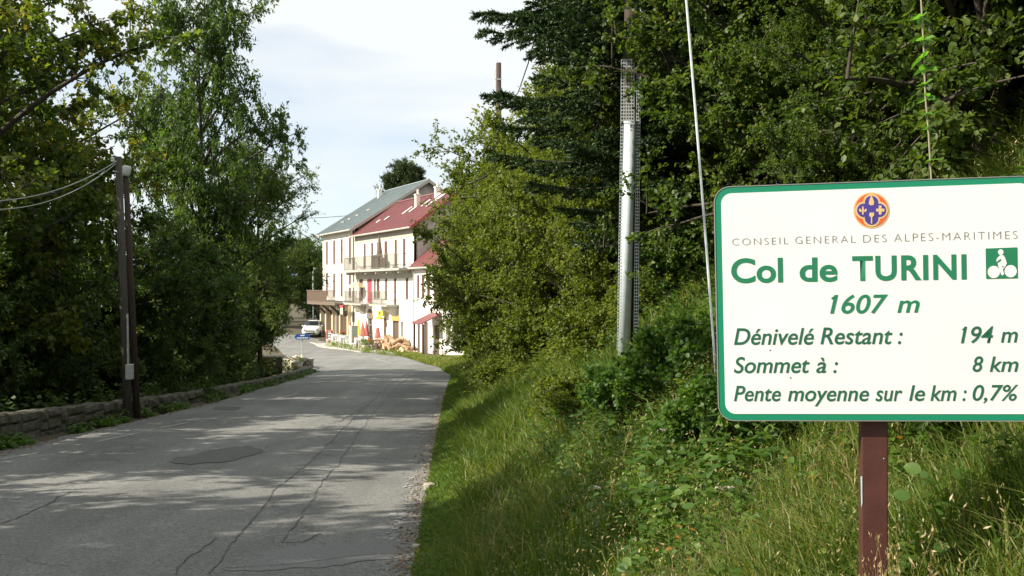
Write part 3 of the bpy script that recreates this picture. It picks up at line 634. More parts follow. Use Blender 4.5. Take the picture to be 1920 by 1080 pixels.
# grit crumbling off the tarmac edge
g = np.random.default_rng(43); n = 2600; y = 6.5*(30/6.5)**g.random(n); x = XR(y)-np.abs(g.normal(0, .13, n))+.06; z = zroad(y)+.014; s = g.uniform(.006, .022, n)
oc = np.array([[1,0,0],[0,1,0],[-1,0,0],[0,-1,0],[0,0,.8]]); V = (np.stack([x, y, z], -1)[:, None]+oc[None]*s[:, None, None]*g.uniform(.6, 1.3, (n, 5, 1))).reshape(-1, 3); b_ = np.arange(n)[:, None, None]*5
tag(link('road_grit', np_mesh('road_grit', V, np.zeros((0, 4), int), M['grit'], tris=(b_+np.array([[0,1,4],[1,2,4],[2,3,4],[3,0,4]])).reshape(-1, 3))), kind='stuff')

def rock(seed, sx, sy, sz, n=2, rough=.12):
    r = random.Random(seed); import bmesh
    bm = bmesh.new(); bmesh.ops.create_cube(bm, size=1)
    bmesh.ops.bevel(bm, geom=list(bm.edges), offset=.13, segments=1, affect='EDGES', clamp_overlap=True)
    for v in bm.verts: v.co = Vector((v.co.x*sx*(1+r.gauss(0, rough*.5)), v.co.y*sy*(1+r.gauss(0, rough*.5)), v.co.z*sz*(1+r.gauss(0, rough*.5))))
    me = bpy.data.meshes.new('rock'); bm.to_mesh(me); bm.free(); return me

# loose stones on the road edge
for px, py, s, lb in ((805,917,.12,'small square brown stone on the road edge by the grass'),(820,921,.05,'pale pebble right beside the square brown stone'),(781,1028,.07,'pale stone chip among brown leaves at the bottom road edge')):
    X, Y = px2road(px, py); me = rock(int(px), s, s, s*.8); me.materials.append(M['planter'] if s > .1 else M['rubble'])
    o = link('loose_stone', me, loc=(X, Y, road_z(X, Y)+s*.36)); o.rotation_euler.z = px; tag(o, lb, 'stone')

# single plants that stand out
def stalk_plant(x, y, h, seed, kind):
    g = np.random.default_rng(seed); root = thing({'umbel': 'white_wildflower', 'seed': 'dry_seedhead', 'leafy': 'leafy_weed'}[kind], (x, y, tz(x, y)), '', 'plant')
    T = Tubes(); tip = np.array([g.normal(0, .08), g.normal(0, .05), h]); P = bez(np.zeros(3), np.array([0, 0, h*.6]), tip, 7); T.add(P, np.linspace(.004, .002, 7), 4)
    n = 14
    if kind == 'umbel':
        for i in range(9):
            a = g.uniform(0, 6.28); rr = .035*math.sqrt(g.random()); e = tip+np.array([math.cos(a)*rr, math.sin(a)*rr, .02]); T.add(np.array([P[-2], e]), [.0012, .001], 3)
        n = 120; rr = .045*np.sqrt(g.random(n)); a = g.uniform(0, 6.28, n)
        Pp = tip+np.stack([np.cos(a)*rr, np.sin(a)*rr, .022-rr*.25+g.normal(0, .003, n)], -1)
        V, Q, k = leaves_geo(Pp, np.stack([np.cos(a), np.sin(a), a*0+.1], -1), g.normal(size=(n, 3))*.3+[0, 0, 1], g.uniform(.008, .014, n), LEAF4, 1.6)
        link('flower_head', np_mesh('flower_head', V, Q, M['white_flower'], np.repeat(g.random(n), k)), root)
    if kind == 'seed':
        n = 60; t = g.uniform(.72, 1, n); Pp = np.stack([np.interp(t, np.linspace(0, 1, 7), P[:, i]) for i in range(3)], -1)
        V, Q, k = leaves_geo(Pp, g.normal(size=(n, 3))*.5+[0, 0, 1], g.normal(size=(n, 3)), g.uniform(.012, .022, n), LEAF4, .7)
        link('seedhead', np_mesh('seedhead', V, Q, M['straw'], np.repeat(g.random(n), k)), root)
    n = 46 if kind == 'leafy' else 10; t = g.uniform(.15, .9 if kind == 'leafy' else .5, n); Pp = np.stack([np.interp(t, np.linspace(0, 1, 7), P[:, i]) for i in range(3)], -1)
    a = g.uniform(0, 6.28, n)
    V, Q, k = leaves_geo(Pp, np.stack([np.cos(a), np.sin(a), a*0-.1], -1), g.normal(size=(n, 3))*.3+[0, -.2, 1], (.046 if kind == 'leafy' else .04)*g.uniform(.6, 1.2, n), LEAF8, 1.0)
    link('leaves', np_mesh('leaves', V, Q, M['herb'], np.repeat(.3+.5*g.random(n), k)), root)
    link('stem', T.mesh('stem', M['straw'] if kind == 'seed' else M['stem']), root); return root
def bank_hit(px, py):
    lo = .8; d = lo
    while d < 60:
        if (540-py)/F*d < tz((px-960)/F*d, d): return (px-960)/F*d, d
        d += .02
    return (px-960)/F*d, d
for i, (px, py, h, kd, lb) in enumerate([(1270,880,.26,'umbel','flat white flower head in the dark herbs left of the sign post'),(1130,970,.22,'umbel','pale flat flower head low on the bank, lower middle of the picture'),
        (1245,600,.3,'umbel','whitish flower head high on the bank beside the guarded pole'),(1325,985,.2,'umbel','faded white flower head just left of the sign post foot'),
        (1215,700,.6,'seed','tall straw seed stalk on the bank below the guarded pole'),(1232,705,.55,'seed','second straw stalk right beside the tallest one below the guarded pole'),
        (1165,930,.5,'seed','thin dry stalk standing in the long grass at mid bank'),(1140,1010,.4,'seed','dry stalk at the bottom of the bank, right of the pale flower'),
        (1500,900,.3,'leafy','broad leaved weed just left of the brown sign post'),(1390,1000,.28,'leafy','broad leaved weed low in the straw coloured grass left of the post'),(1880,960,.3,'leafy','broad leaved weed at the right edge below the sign'),
        (1040,870,.3,'leafy','leafy weed in the middle of the bank, left of the white flower'),(1700,930,.3,'leafy','bright leafy weed against the right side of the brown post')]):
    X, Y = bank_hit(px, py); o = stalk_plant(X, Y, h, 100+i, kd); o['label'] = lb

for i, (px, py, s, lb) in enumerate([(1215,610,.9,'bramble bush on the bank just right of the foot of the guarded pole'),(1290,560,1.0,'bramble bush high on the bank left of the guy wire'),
        (1110,690,.85,'bramble bush on the bank left below the guarded pole'),(1000,700,1.1,'bramble clump at the foot of the hazel hedge'),(930,735,.8,'low bramble clump where the hedge meets the verge'),
        (1280,760,.75,'bramble clump in mid bank left of the sign'),(1180,820,.7,'bramble clump in the shade in the middle of the bank'),(1400,850,.55,'bramble clump under the lower left corner of the sign'),
        (1500,830,.6,'bramble clump under the sign, left of the post'),(1780,840,.55,'bramble clump under the sign, right of the post'),(1320,880,.5,'low bramble sprout below and left of the sign'),(1070,800,.6,'small bramble sprout in the long grass')]):
    X, Y = bank_hit(px, py); place(BR_SUNLIT if i in (0, 2, 3, 4, 11) else BR_, 'bramble_bush', X, Y, s, i*1.3, lb, 'bush', dz=-.05)

# ------------------------------------------------------------------ stone wall left of the road
def wall_line(y): return XL(y)-.18-(.22 if False else 0)
def wtop(y): return np.interp(y, [13, 17.3, 21.6, 27, 38, 47], [-2.02, -2.17, -2.45, -2.78, -3.31, -3.62])
root = thing('stone_wall', (wall_line(28), 28, tz(wall_line(28)-.2, 28)), 'low mossy wall of rough stone blocks running along the left side of the road', 'wall')
mb = MB(); yy = np.arange(12.5, 46.5, .5)
for a, b in zip(yy, yy[1:]):
    xa, xb = wall_line(a), wall_line(b); za, zb = wtop(a)-.035, wtop(b)-.035; ba, bb = zroad(a)-.5, zroad(b)-.5
    mb.add([(xa-.06,a,ba),(xb-.06,b,bb),(xb-.06,b,zb),(xa-.06,a,za),(xa-.40,a,ba),(xb-.40,b,bb),(xb-.40,b,zb),(xa-.40,a,za)], [(0,1,2,3),(7,6,5,4),(3,2,6,7),(0,3,7,4),(1,5,6,2)])
o = mb.build('mortar_core', M['mortar'], root); o.matrix_parent_inverse = Matrix.Translation(-root.location)
rocks = [rock(200+i, 1, 1, 1, rough=.11) for i in range(10)]
for i, me in enumerate(rocks): me.materials.append(M['stone'] if i % 3 else M['stone_moss'])
r = random.Random(5); cnt = 0
y = 13.4
while y < 46.2 and cnt < 290:
    ln = r.choice((.28, .4, .5, .62, .8))*r.uniform(.85, 1.15); H = wtop(y+ln/2)-(zroad(y+ln/2)-.06); courses = 2 if H < .5 else 3
    if r.random() < .25: courses = max(1, courses-1)
    hs = [r.uniform(.8, 1.2) for _ in range(courses)]; sm = sum(hs); z = wtop(y+ln/2)-H
    for c, h in enumerate(hs):
        h = h/sm*H; sub = 2 if (r.random() < .35 and ln > .5 and c < courses-1) else 1; yy0 = y
        for s_ in range(sub):
            l2 = ln/sub; o = link('stone', rocks[r.randrange(10)], root)
            cy = yy0+l2/2; o.location = Vector((wall_line(cy)-.2+r.uniform(-.015, .02), cy, z+h/2))-root.location
            o.scale = (.36 if c == courses-1 else .32, l2-.025, h-.022); o.rotation_euler = (r.gauss(0, .02), r.gauss(0, .03), math.atan2(-(wall_line(cy+.5)-wall_line(cy)), .5)+r.gauss(0, .02)); yy0 += l2; cnt += 1
        z += h
    y += ln+.006

# ------------------------------------------------------------------ the big sign
SL = Vector((.651, 3.253, 0)); SX = Vector((.986, -.1672, 0)).normalized(); SN = Vector((-SX.y, SX.x, 0))*-1   # SN towards the road and camera
if SN.y > 0: SN = -SN
def onsign(px, py, off=0):
    d = Vector(((px-960)/F, 1, (540-py)/F)); p = SL+SN*off
    t = p.dot(SN)/d.dot(SN); return d*t
base = SL+SX*.486; pz = tz(base.x, base.y)-.3
sign = thing('pass_sign', (base.x, base.y, pz), 'large white road sign with green border announcing the pass, on a brown post', 'sign')
RL = sign.location.copy()
TL = onsign(1338, 350.5); BL = onsign(1340, 789); UX = (onsign(1920, 329.5)-TL).normalized(); wd = .972; UZ = SN.cross(UX)
if UZ.z < 0: UZ = -UZ
hgt = (TL-BL).length
O = TL-UZ*hgt                              # lower left corner
def lp(x, z, off=0): return O+UX*x+UZ*z+SN*off-RL
def rr(x0, z0, x1, z1, r, n=8):
    pts = []
    for cx, cz, a0 in ((x1-r, z1-r, 0), (x0+r, z1-r, 90), (x0+r, z0+r, 180), (x1-r, z0+r, 270)):
        for i in range(n+1): a = R(a0+90*i/n); pts.append((cx+r*math.cos(a), cz+r*math.sin(a)))
    return pts
def slab(name, outline, off0, off1, m, parent=sign):
    mb = MB(); n = len(outline); vs = [lp(x, z, off1) for x, z in outline]+[lp(x, z, off0) for x, z in outline]
    mb.add(vs, [tuple(range(n)), tuple(range(2*n-1, n-1, -1))]+[(i, i+n, (i+1) % n+n, (i+1) % n) for i in range(n)])
    return mb.build(name, m, parent)
slab('panel', rr(0, 0, wd, hgt, .05), -.028, .0, M['sign_back'])
slab('green_border', rr(.003, .003, wd-.003, hgt-.003, .048), .0, .0012, M['sign_green'])
slab('white_face', rr(.0225, .0225, wd-.0225, hgt-.0225, .033), .0014, .0024, M['sign_white'])
# folded edge
mb = MB(); ol = rr(0, 0, wd, hgt, .05); n = len(ol)
il = rr(.0022, .0022, wd-.0022, hgt-.0022, .048)
mb.add([lp(x, z, .003) for x, z in ol]+[lp(x, z, .003) for x, z in il]+[lp(x, z, -.03) for x, z in ol], [(i, (i+1) % n, (i+1) % n+n, i+n) for i in range(n)]+[(i, i+2*n, (i+1) % n+2*n, (i+1) % n) for i in range(n)])
mb.build('rim', M['sign_back'], sign)
# post, bracket rails
mb = MB(); px0 = SX*.026; py0 = -SN*.05
pb = base-SN*.032
for s in (1,):
    c = pb+SX*.011-RL; w = SX*.040; dpt = -SN*.06; c.z = 0; z0 = Vector((0, 0, 0)); z1 = Vector((0, 0, O.z+hgt*.9-pz))
    vs = [c-w, c+w, c+w+dpt, c-w+dpt]; mb.add([v+z0 for v in vs]+[v+z1 for v in vs], [(0,1,5,4),(1,2,6,5),(2,3,7,6),(3,0,4,7),(4,5,6,7)])
bevel(mb.build('post', M['post_brown'], sign), .004)
for zc in (.12, .62):
    mb = MB(); a = lp(.03, zc-.02, -.03); b = lp(wd-.03, zc-.02, -.03); mb.add([a, b, b+UZ*.04, a+UZ*.04, a-SN*.012, b-SN*.012, b-SN*.012+UZ*.04, a-SN*.012+UZ*.04], [(0,1,2,3),(4,7,6,5),(3,2,6,7),(0,4,5,1)]); mb.build('back_rail', M['sign_back'], sign)
# bare nicks on the post
mb = MB()
for (qx, qy, w, h) in ((1656, 861, .003, .004),): 
    c = onsign(qx, qy, -.0305)-RL; mb.add([c, c+SX*w, c+SX*w+Vector((0,0,h)), c+Vector((0,0,h))], [(0,1,2,3)])
mb.build('bare_metal_nick', M['galv'], sign); mb = MB()
c = onsign(1613.5, 893, -.0305)-RL; mb.add([c, c+SX*.005, c+SX*.004-UZ*.085, c-UZ*.1], [(0,1,2,3)])
mb.build('bare_metal_nick', M['galv'], sign)

def font_mesh(body, shear=0, offset=0, spacing=1):
    cu = bpy.data.curves.new('t', 'FONT'); cu.body = body; cu.shear = shear; cu.offset = offset; cu.space_character = spacing; cu.resolution_u = 6; cu.fill_mode = 'FRONT'
    ob = bpy.data.objects.new('t', cu); C.objects.link(ob); dg = bpy.context.evaluated_depsgraph_get(); me = bpy.data.meshes.new_from_object(ob.evaluated_get(dg))
    bpy.data.objects.remove(ob); bpy.data.curves.remove(cu); return me
def capline():
    me = font_mesh('H'); return max(v.co.y for v in me.vertices)
CAP = capline()
def write(body, x0, x1, b0, b1, top, m, shear=0, offset=0, name='lettering', spacing=1, off=.0034):
    me = font_mesh(body, shear, offset, spacing); me.name = name
    a = onsign(x0, b0); b = onsign(x1, b1); ex = (b-a).normalized(); ez = SN.cross(ex); ez = ez if ez.z > 0 else -ez
    W_ = (b-a).length; Hc = (onsign((x0+x1)/2, top)-onsign((x0+x1)/2, (b0+b1)/2)).length
    xs = [v.co.x for v in me.vertices]; mn, mx_ = min(xs), max(xs); sx = W_/(mx_-mn); sz = Hc/(CAP+2*offset)
    for v in me.vertices:
        # shear is already in the glyphs
        p = a+ex*((v.co.x-mn)*sx)+ez*((v.co.y+offset)*sz)+SN*off; v.co = p-RL
    me.materials.clear(); me.materials.append(m); return link(name, me, sign)
write('CONSEIL', 1373, 1478, 460, 457.5, 446.5, M['text_grey'], offset=-.021, spacing=1.25)
write('GENERAL', 1491, 1604, 457, 455, 443, M['text_grey'], offset=-.021, spacing=1.25)
write('DES', 1618, 1662, 454.5, 453.5, 440.5, M['text_grey'], offset=-.021, spacing=1.25)
write('ALPES-MARITIMES', 1676, 1907, 453, 447.5, 436, M['text_grey'], offset=-.021, spacing=1.25)
write('Col', 1371, 1468, 531, 529.5, 484, M['text_green'], offset=.024)
write('de', 1499, 1570, 528.5, 528, 482.5, M['text_green'], offset=.024)
write('TURINI', 1598, 1812, 527, 524, 478.5, M['text_green'], offset=.026, spacing=1.1)
IT = .22
write('1607', 1556, 1665, 588, 587.5, 552.5, M['text_green'], IT, .014); write('m', 1682, 1724, 586.5, 586, 552.5, M['text_green'], IT, .014)
write('Dénivelé', 1376, 1526, 646.5, 646, 615, M['text_dark'], IT, .011); write('Restant', 1538, 1673, 645.5, 645, 613.5, M['text_dark'], IT, .011); write(':', 1683, 1692, 645, 645, 613, M['text_dark'], IT, .011)
write('194', 1801, 1862, 643.5, 643, 612, M['text_dark'], IT, .011); write('m', 1876, 1908, 642.5, 642, 612, M['text_dark'], IT, .011)
write('Sommet', 1376, 1518, 699.5, 699, 669, M['text_dark'], IT, .011); write('à', 1530, 1549, 699, 699, 669, M['text_dark'], IT, .011); write(':', 1562, 1571, 699, 699, 669, M['text_dark'], IT, .011)
write('8', 1823, 1843, 697, 697, 668, M['text_dark'], IT, .011); write('km', 1855, 1909, 697, 697, 668, M['text_dark'], IT, .011)
write('Pente', 1376, 1464, 752, 752, 723, M['text_dark'], IT, .011); write('moyenne', 1477, 1629, 752, 752, 722.5, M['text_dark'], IT, .011)
write('sur', 1641, 1692, 752, 752, 722, M['text_dark'], IT, .011); write('le', 1704, 1734, 751.5, 751.5, 722, M['text_dark'], IT, .011); write('km', 1744, 1793, 751.5, 751.5, 722, M['text_dark'], IT, .011)
write(':', 1804, 1812, 751.5, 751.5, 722, M['text_dark'], IT, .011); write('0,7%', 1823, 1909, 751, 751, 721.5, M['text_dark'], IT, .009)

for q_ in ([(1567.5,552.5),(1568,556.5),(1559.5,562),(1558,558.6)], [(1811.5,612),(1812,615.6),(1804.5,620),(1803.2,617)]):
    mb = MB(); mb.add([onsign(x, y)+SN*.0036-RL for x, y in q_], [(0,1,2,3)]); mb.build('lettering', M['text_green'] if q_[0][0] < 1600 else M['text_dark'], sign)
def flat(name, pts, off, m, parent):
    mb = MB(); mb.add([onsign(x, y)+SN*off-RL for x, y in pts], [tuple(range(len(pts)))]); o = mb.build(name, m, parent); return o
def circ(cx, cy, r, n=32, a0=0, a1=360): return [(cx+r*math.cos(R(a0+(a1-a0)*i/n)), cy-r*math.sin(R(a0+(a1-a0)*i/n))) for i in range(n+(0 if a1-a0 == 360 else 1))]
ecx, ecy = 1633.5, 394.5
em = flat('emblem', circ(ecx, ecy, 33.8, 48), .0034, M['gold'], sign)
flat('orange_field', circ(ecx, ecy, 31.2, 48), .0040, M['orange'], em)
mbg = MB(); mbv = MB()
def addc(mb, pts, off): mb.add([onsign(x, y)+SN*off-RL for x, y in pts], [tuple(range(len(pts)))])
k = 0
for dx, dy in ((0, -14.5), (0, 14.5), (-14.5, 0), (14.5, 0)):
    addc(mbg, circ(ecx+dx, ecy+dy, 16.3), .0045+k*.0001); addc(mbv, circ(ecx+dx, ecy+dy, 12.6), .0052+k*.0001); k += 1
addc(mbv, [(ecx-11, ecy-10), (ecx+11, ecy-10), (ecx+11, ecy+10), (ecx-11, ecy+10)], .0057)
mbg.build('quatrefoil_rim', M['gold'], em); mbv.build('quatrefoil', M['violet'], em)
mb = MB(); off = .0064
addc(mb, [(ecx-2,ecy-9),(ecx-5.5,ecy-12),(ecx-4,ecy-20),(ecx-1,ecy-27),(ecx,ecy-27.5),(ecx+2,ecy-24),(ecx+5,ecy-15),(ecx+4,ecy-10)], off)      # cone
for a, b, c, d in ((ecx+8.5, ecy-3, ecx+24, ecy+2.5), (ecx+13.4, ecy-9, ecx+18.6, ecy+8)): addc(mb, [(a,b),(c,b),(c,d),(a,d)], off); off += .0001   # cross
addc(mb, [(ecx-17.7,ecy+8),(ecx-18,ecy-4),(ecx-16.3,ecy-9),(ecx-14.6,ecy-4),(ecx-14.8,ecy+8)], off)                                              # fleur de lis
addc(mb, [(ecx-17.8,ecy+1),(ecx-22,ecy-3.5),(ecx-24,ecy-1),(ecx-22.8,ecy+2),(ecx-20,ecy+3.5)], off+.0001); addc(mb, [(ecx-14.8,ecy+1),(ecx-10.6,ecy-3.5),(ecx-8.8,ecy-1),(ecx-9.8,ecy+2),(ecx-12.6,ecy+3.5)], off+.0001)
addc(mb, [(ecx-5,ecy+9),(ecx-3,ecy+3.5),(ecx+1,ecy+5),(ecx+4,ecy+3.5),(ecx+5,ecy+9),(ecx+2,ecy+12.5),(ecx-3,ecy+12.5)], off+.0002); addc(mb, [(ecx-1.2,ecy+12),(ecx+1.2,ecy+12),(ecx+1.2,ecy+25),(ecx-1.2,ecy+25)], off+.0003)
mb.build('charges', M['gold'], em)
# cyclist pictogram
pc = flat('cyclist_square', [(1847.3,466),(1906.8,463.7),(1907.7,521.8),(1848.3,523)], .0034, M['text_green'], sign)
mb = MB(); off = .0042
addc(mb, circ(1862.6, 510, 11.5, 28), off); addc(mb, circ(1894.2, 508.5, 11.5, 28), off); addc(mb, circ(1875.6, 472.8, 5.2, 20), off)
addc(mb, [(1874.5,478.5),(1880.5,478.5),(1884,484),(1887,494),(1884.5,500),(1872,498),(1869.5,494),(1877,489),(1875.5,485),(1868.5,491),(1867,488.5),(1869,484)][::-1], off+.0002)
addc(mb, [(1870,496),(1877,497),(1882,514),(1878.5,517),(1875.5,513)][::-1], off+.0004); addc(mb, [(1884.5,499),(1886,495),(1880,505),(1878,502)][::-1], off+.0006)
mb.build('cyclist', M['sign_white'], pc)
for qx, qy in ((1443.5, 656.5), (1482, 708)):
    flat('dirt_speck', circ(qx, qy, 1.5, 7), .0038, M['shutter'], sign)

# ------------------------------------------------------------------ poles and wires
def at(px, py, D): return Vector(((px-960)/F*D, D, (540-py)/F*D))
M['dull_plastic'] = mat('dull_plastic', (.36, .38, .36), .6, noise=(20, (.44, .46, .43), .2))
# twin wooden poles on the left
pr = []
for (bx, by, D, tx, ty, r0, nm, lb, mt) in ((240, 785, 22.6, 222, 294, .095, 'utility_pole', 'front wooden pole of the twin pair left of the road, with a meter box', 'pole_grey'),
                                        (257, 775, 23.1, 236, 325, .08, 'utility_pole', 'rear wooden pole of the twin pair, leaning against the front one', 'pole_wood')):
    b = at(bx, by, D); b.z = min(b.z, tz(b.x, D))-.1; t = at(tx, ty, D); root = thing(nm, b, lb, 'pole', None)
    MB().tube([(0,0,0), (t-b)*.5, t-b], [r0, r0*.9, r0*.75], 14).build('shaft', M[mt], root, True); pr.append((root, b, t))
root, b, t = pr[0]; dv = (t-b)
for dx_, dz_ in ((-.02, -.12), (0, -.35)): MB().tube([t-b+Vector((dx_,-.06,dz_)), t-b+Vector((dx_,-.28,dz_))], .02, 8).build('insulator_pin', M['galv'], root)
MB().lathe([(.03,0),(.045,.02),(.03,.05),(.045,.07),(.02,.11)], t-b+Vector((-.02,-.28,-.15)), 10).build('insulator', M['white_plastic'], root)
q = at(243, 697, 22.45)-b; o = MB().box((-.075,-.07,-.17), (.075,.07,.17)).build('meter_box', M['dull_plastic'], root); o.location = q; bevel(o, .015)
MB().tube([at(240,684,22.45)-b, at(239,588,22.45)-b], .022, 8).build('conduit', M['dull_plastic'], root)
root2, b2, t2 = pr[1]
o = MB().lathe([(.0,0),(.085,.0),(.10,.03),(.10,.2),(.075,.235),(0,.24)], (0,0,0), 14).build('lamp_cap', M['white_plastic'], root2, True); o.location = t2-b2+Vector((-.01,-.03,-.06)); o.rotation_euler = (0, R(14), 0)
# cables to the left
def sag(a, b, s, n=18): return [a.lerp(b, i/n)+Vector((0, 0, -s*4*(i/n)*(1-i/n))) for i in range(n+1)]
for (y0, y1, s, lb) in ((303, 378, .22, 'upper grey cable sagging from the twin poles to the left edge'), (307, 392, .3, 'lower grey cable sagging from the twin poles to the left edge')):
    a = at(217, y0, 22.4); e = at(-40, y1, 17.6); e2 = e+(e-a)*1.6+Vector((0, 0, .7)); pts = [p-a for p in sag(a, e, s)+sag(e, e2, .1)[1:]]
    o = MB().tube(pts, .010, 5).build('overhead_cable', M['dull_plastic'], None); o.location = a; tag(o, lb, 'cable')
# guarded pole on the right
D = 12.5; b = at(1186, 655, D); b.z = tz(b.x, D)-.2; root = thing('guarded_pole', b, 'tall dark wooden pole on the bank with a perforated metal guard and pale pipe', 'pole')
top = at(1190, -700, D)
MB().tube([at(1181, 668, D+.12)-b, at(1185, 120, D+.12)-b, top+Vector((0,.12,0))-b], [.105, .10, .08], 14).build('shaft', M['pole_wood'], root, True)
MB().tube([at(1170, 668, D-.05)-b, at(1181, 226, D-.05)-b], .074, 16).build('cable_pipe', M['pipe'], root, True)
def perforated(x0, x1, xb0, xb1, y0, y1, D, cols, cell, name):
    """metal strip with real rectangular holes; between two pixel lines"""
    mb = MB(); h = (y1-y0)/F*D; rows_ = int(h/cell)
    def P(u, v, off=0): 
        xa = x0+(xb0-x0)*v; xb = x1+(xb1-x1)*v; return at(xa+(xb-xa)*u, y0+(y1-y0)*v, D)-b
    for c in range(cols+1):
        u = c/cols; w = .13/cols; mb.add([P(u-w,0),P(u+w,0),P(u+w,1),P(u-w,1)], [(0,1,2,3)])
    for r_ in range(rows_+1):
        v = r_/rows_; w = .17/rows_; q = [P(0,v-w),P(1,v-w),P(1,v+w),P(0,v+w)]; mb.add([p+Vector((0,-.0012,0)) for p in q], [(0,1,2,3)])
    o = mb.build(name, M['galv'], root); md = o.modifiers.new('thick', 'SOLIDIFY'); md.thickness = .002; return o
perforated(1165, 1189, 1164, 1189, 112, 232, D-.16, 5, .04, 'perforated_guard')
perforated(1164, 1170, 1157, 1163, 232, 655, D-.16, 2, .04, 'perforated_edge')
perforated(1194, 1201, 1188, 1196, 140, 660, D-.06, 2, .04, 'perforated_edge')
for k_ in (0, 1, 2):
    MB().tube([at(1200+k_*3, -300, D-.05)-b, at(1205-k_*2, 40, D-.05)-b, at(1196, 130, D-.05)-b], .006, 4).build('service_wire', M['cable'], root)
# guy wire by the sign
a = at(1287, 0, 8.5)+Vector((-.3, 0, 3.4)); e = at(1338, 620, 8.0); e.z = tz(e.x, e.y)
pts = [at(1264, -300, 8.6), at(1287, 0, 8.5), at(1306, 230, 8.4), at(1322, 430, 8.25), at(1338, 640, 8.1)]; e = at(1346, 760, 8.0)
o = MB().tube([p-pts[-1] for p in pts+[e]], .011, 6).build('guy_wire', M['galv'], None); o.location = pts[-1]; tag(o, 'pale steel guy wire slanting down behind the left edge of the sign', 'cable')
# far pole and its slack wires
b = at(934, 290, 46); top = at(935, 118, 46); b = Vector((b.x, 46, tz(b.x, 46)-.2)); root = thing('far_utility_pole', b, 'lone bare wooden pole standing above the hazel hedge against the sky', 'pole')
MB().tube([(0,0,0), top-b], [.16, .115], 12).build('shaft', M['pole_wood'], root, True)
mb = MB(); mb.box((-.02,-.2,-.02), (.28,-.14,.02)); o = mb.build('bracket', M['galv'], root); o.location = at(930,150,46)-b
MB().tube([at(929,130,45.8)-b, at(926,142,45.8)-b, at(928,165,45.7)-b], .02, 6).build('insulator', M['white_plastic'], root)
a = at(934, 160, 45.8); e = at(1000, 90, 14.5)
c1 = at(945, 196, 40); c2 = at(958, 196, 34); c3 = at(974, 175, 28); 
for lb, pts in (('slack dark cable looping from the lone pole towards the guarded pole', [a, at(940,185,42), at(950,197,38), at(960,192,33), at(972,172,28), at(990,120,22), at(1003,70,18), at(1014,20,15), at(1020,0,14), at(1080,-180,12.6), at(1190,-420,12.5)]),
                ('second thin cable from the lone pole into the hazel leaves', [at(932,152,45.8), at(934,175,45), at(945,190,44), at(970,215,43), at(1010,240,42)])):
    o = MB().tube([p-pts[0] for p in pts], .014, 5).build('slack_cable', M['dark_cable'], None); o.location = pts[0]; tag(o, lb, 'cable')
pts = [at(470,402,70), at(560,410,92), at(612,407.5,97), at(652,404.5,97.5)]
o = MB().tube([p-pts[0] for p in pts], .025, 5).build('house_cable', M['dark_cable'], None); o.location = pts[0]; tag(o, 'thin cable crossing the sky from the left trees to the green roofed hotel', 'cable')
# hanging climber above the sign
g = np.random.default_rng(77); D = 4.6
pts = [at(1722,-160,D), at(1727,0,D), at(1732,90,D), at(1735,180,D), at(1741,250,D), at(1746,335,D), at(1749,420,D)]
root = thing('climbing_vine', pts[-1], 'pale upright climber stem with bright green leaf whorls above the sign', 'vine')
MB().tube([p-pts[-1] for p in pts], [.004]*6+[.005], 6).build('stem', M['stone'] if False else mat('vine_stem', (.26, .24, .16), .8), root)
T6 = np.array([[0,0,0],[.25,.24,.05],[.65,.26,.03],[1,0,-.1],[.65,-.26,.03],[.25,-.24,.05]])
lm = []
for i in range(4):
    me = bpy.data.meshes.new('leaf'); me.from_pydata([tuple(v) for v in T6], [], [(0,1,2,3),(0,3,4,5)]); a_ = me.attributes.new('rnd', 'FLOAT', 'POINT'); a_.data.foreach_set('value', [i/3]*6); me.materials.append(M['vine_leaf']); lm.append(me)
for (px, py, sc) in ((1727,33,.055),(1731,75,.05),(1731,107,.055),(1738,128,.05),(1735,158,.04),(1740,182,.045),(1737,212,.03),(1741,240,.03),(1747,300,.03)):
    for k_ in range(5):
        o = link('leaf', lm[(k_+int(px)) % 4], root); o.location = at(px, py, D)-pts[-1]; s_ = sc*random.uniform(1., 1.5); o.scale = (s_, s_, s_); o.rotation_euler = (random.gauss(0, .3)+.35, random.gauss(0, .25), k_*1.257+random.gauss(0, .2))

# ------------------------------------------------------------------ the row of houses beyond the bend
BZ = -4.85; ANG = math.atan2(-.9015, .4327)
def front_px(px):                     # distance along the facade line for a photo x
    k = (960-px)/F; D = 28.7/(.48-k); return (98-D)*1.109
U = Vector((.4327, -.9015, 0)); B_ = Vector((.9015, .4327, 0)); P0 = Vector((-18.3, 98, BZ))
def facade(name, x0, x1, h, openings, m, parent, depth=.28, y=0, z0=0):
    """front wall with real openings; openings = (cx, w, z, h)"""
    xs = sorted({x0, x1} | {round(c+s*w/2, 4) for c, w, _, _ in openings for s in (-1, 1)}); zs = sorted({z0, h} | {round(z, 4) for _, _, z, hh in openings} | {round(z+hh, 4) for _, _, z, hh in openings})
    def hole(cx, cz): return any(abs(cx-c) < w/2 and z < cz < z+hh for c, w, z, hh in openings)
    mb = MB()
    for a, b in zip(xs, xs[1:]):
        for c, d in zip(zs, zs[1:]):
            if not hole((a+b)/2, (c+d)/2): mb.add([(a,y,c),(b,y,c),(b,y,d),(a,y,d)], [(0,1,2,3)])
    for c, w, z, hh in openings:
        a, b, t = c-w/2, c+w/2, z+hh
        mb.add([(a,y,z),(b,y,z),(b,y,t),(a,y,t),(a,y+depth,z),(b,y+depth,z),(b,y+depth,t),(a,y+depth,t)], [(0,4,5,1),(1,5,6,2),(2,6,7,3),(3,7,4,0)])
    return mb.build(name, m, parent)
win_cache = {}
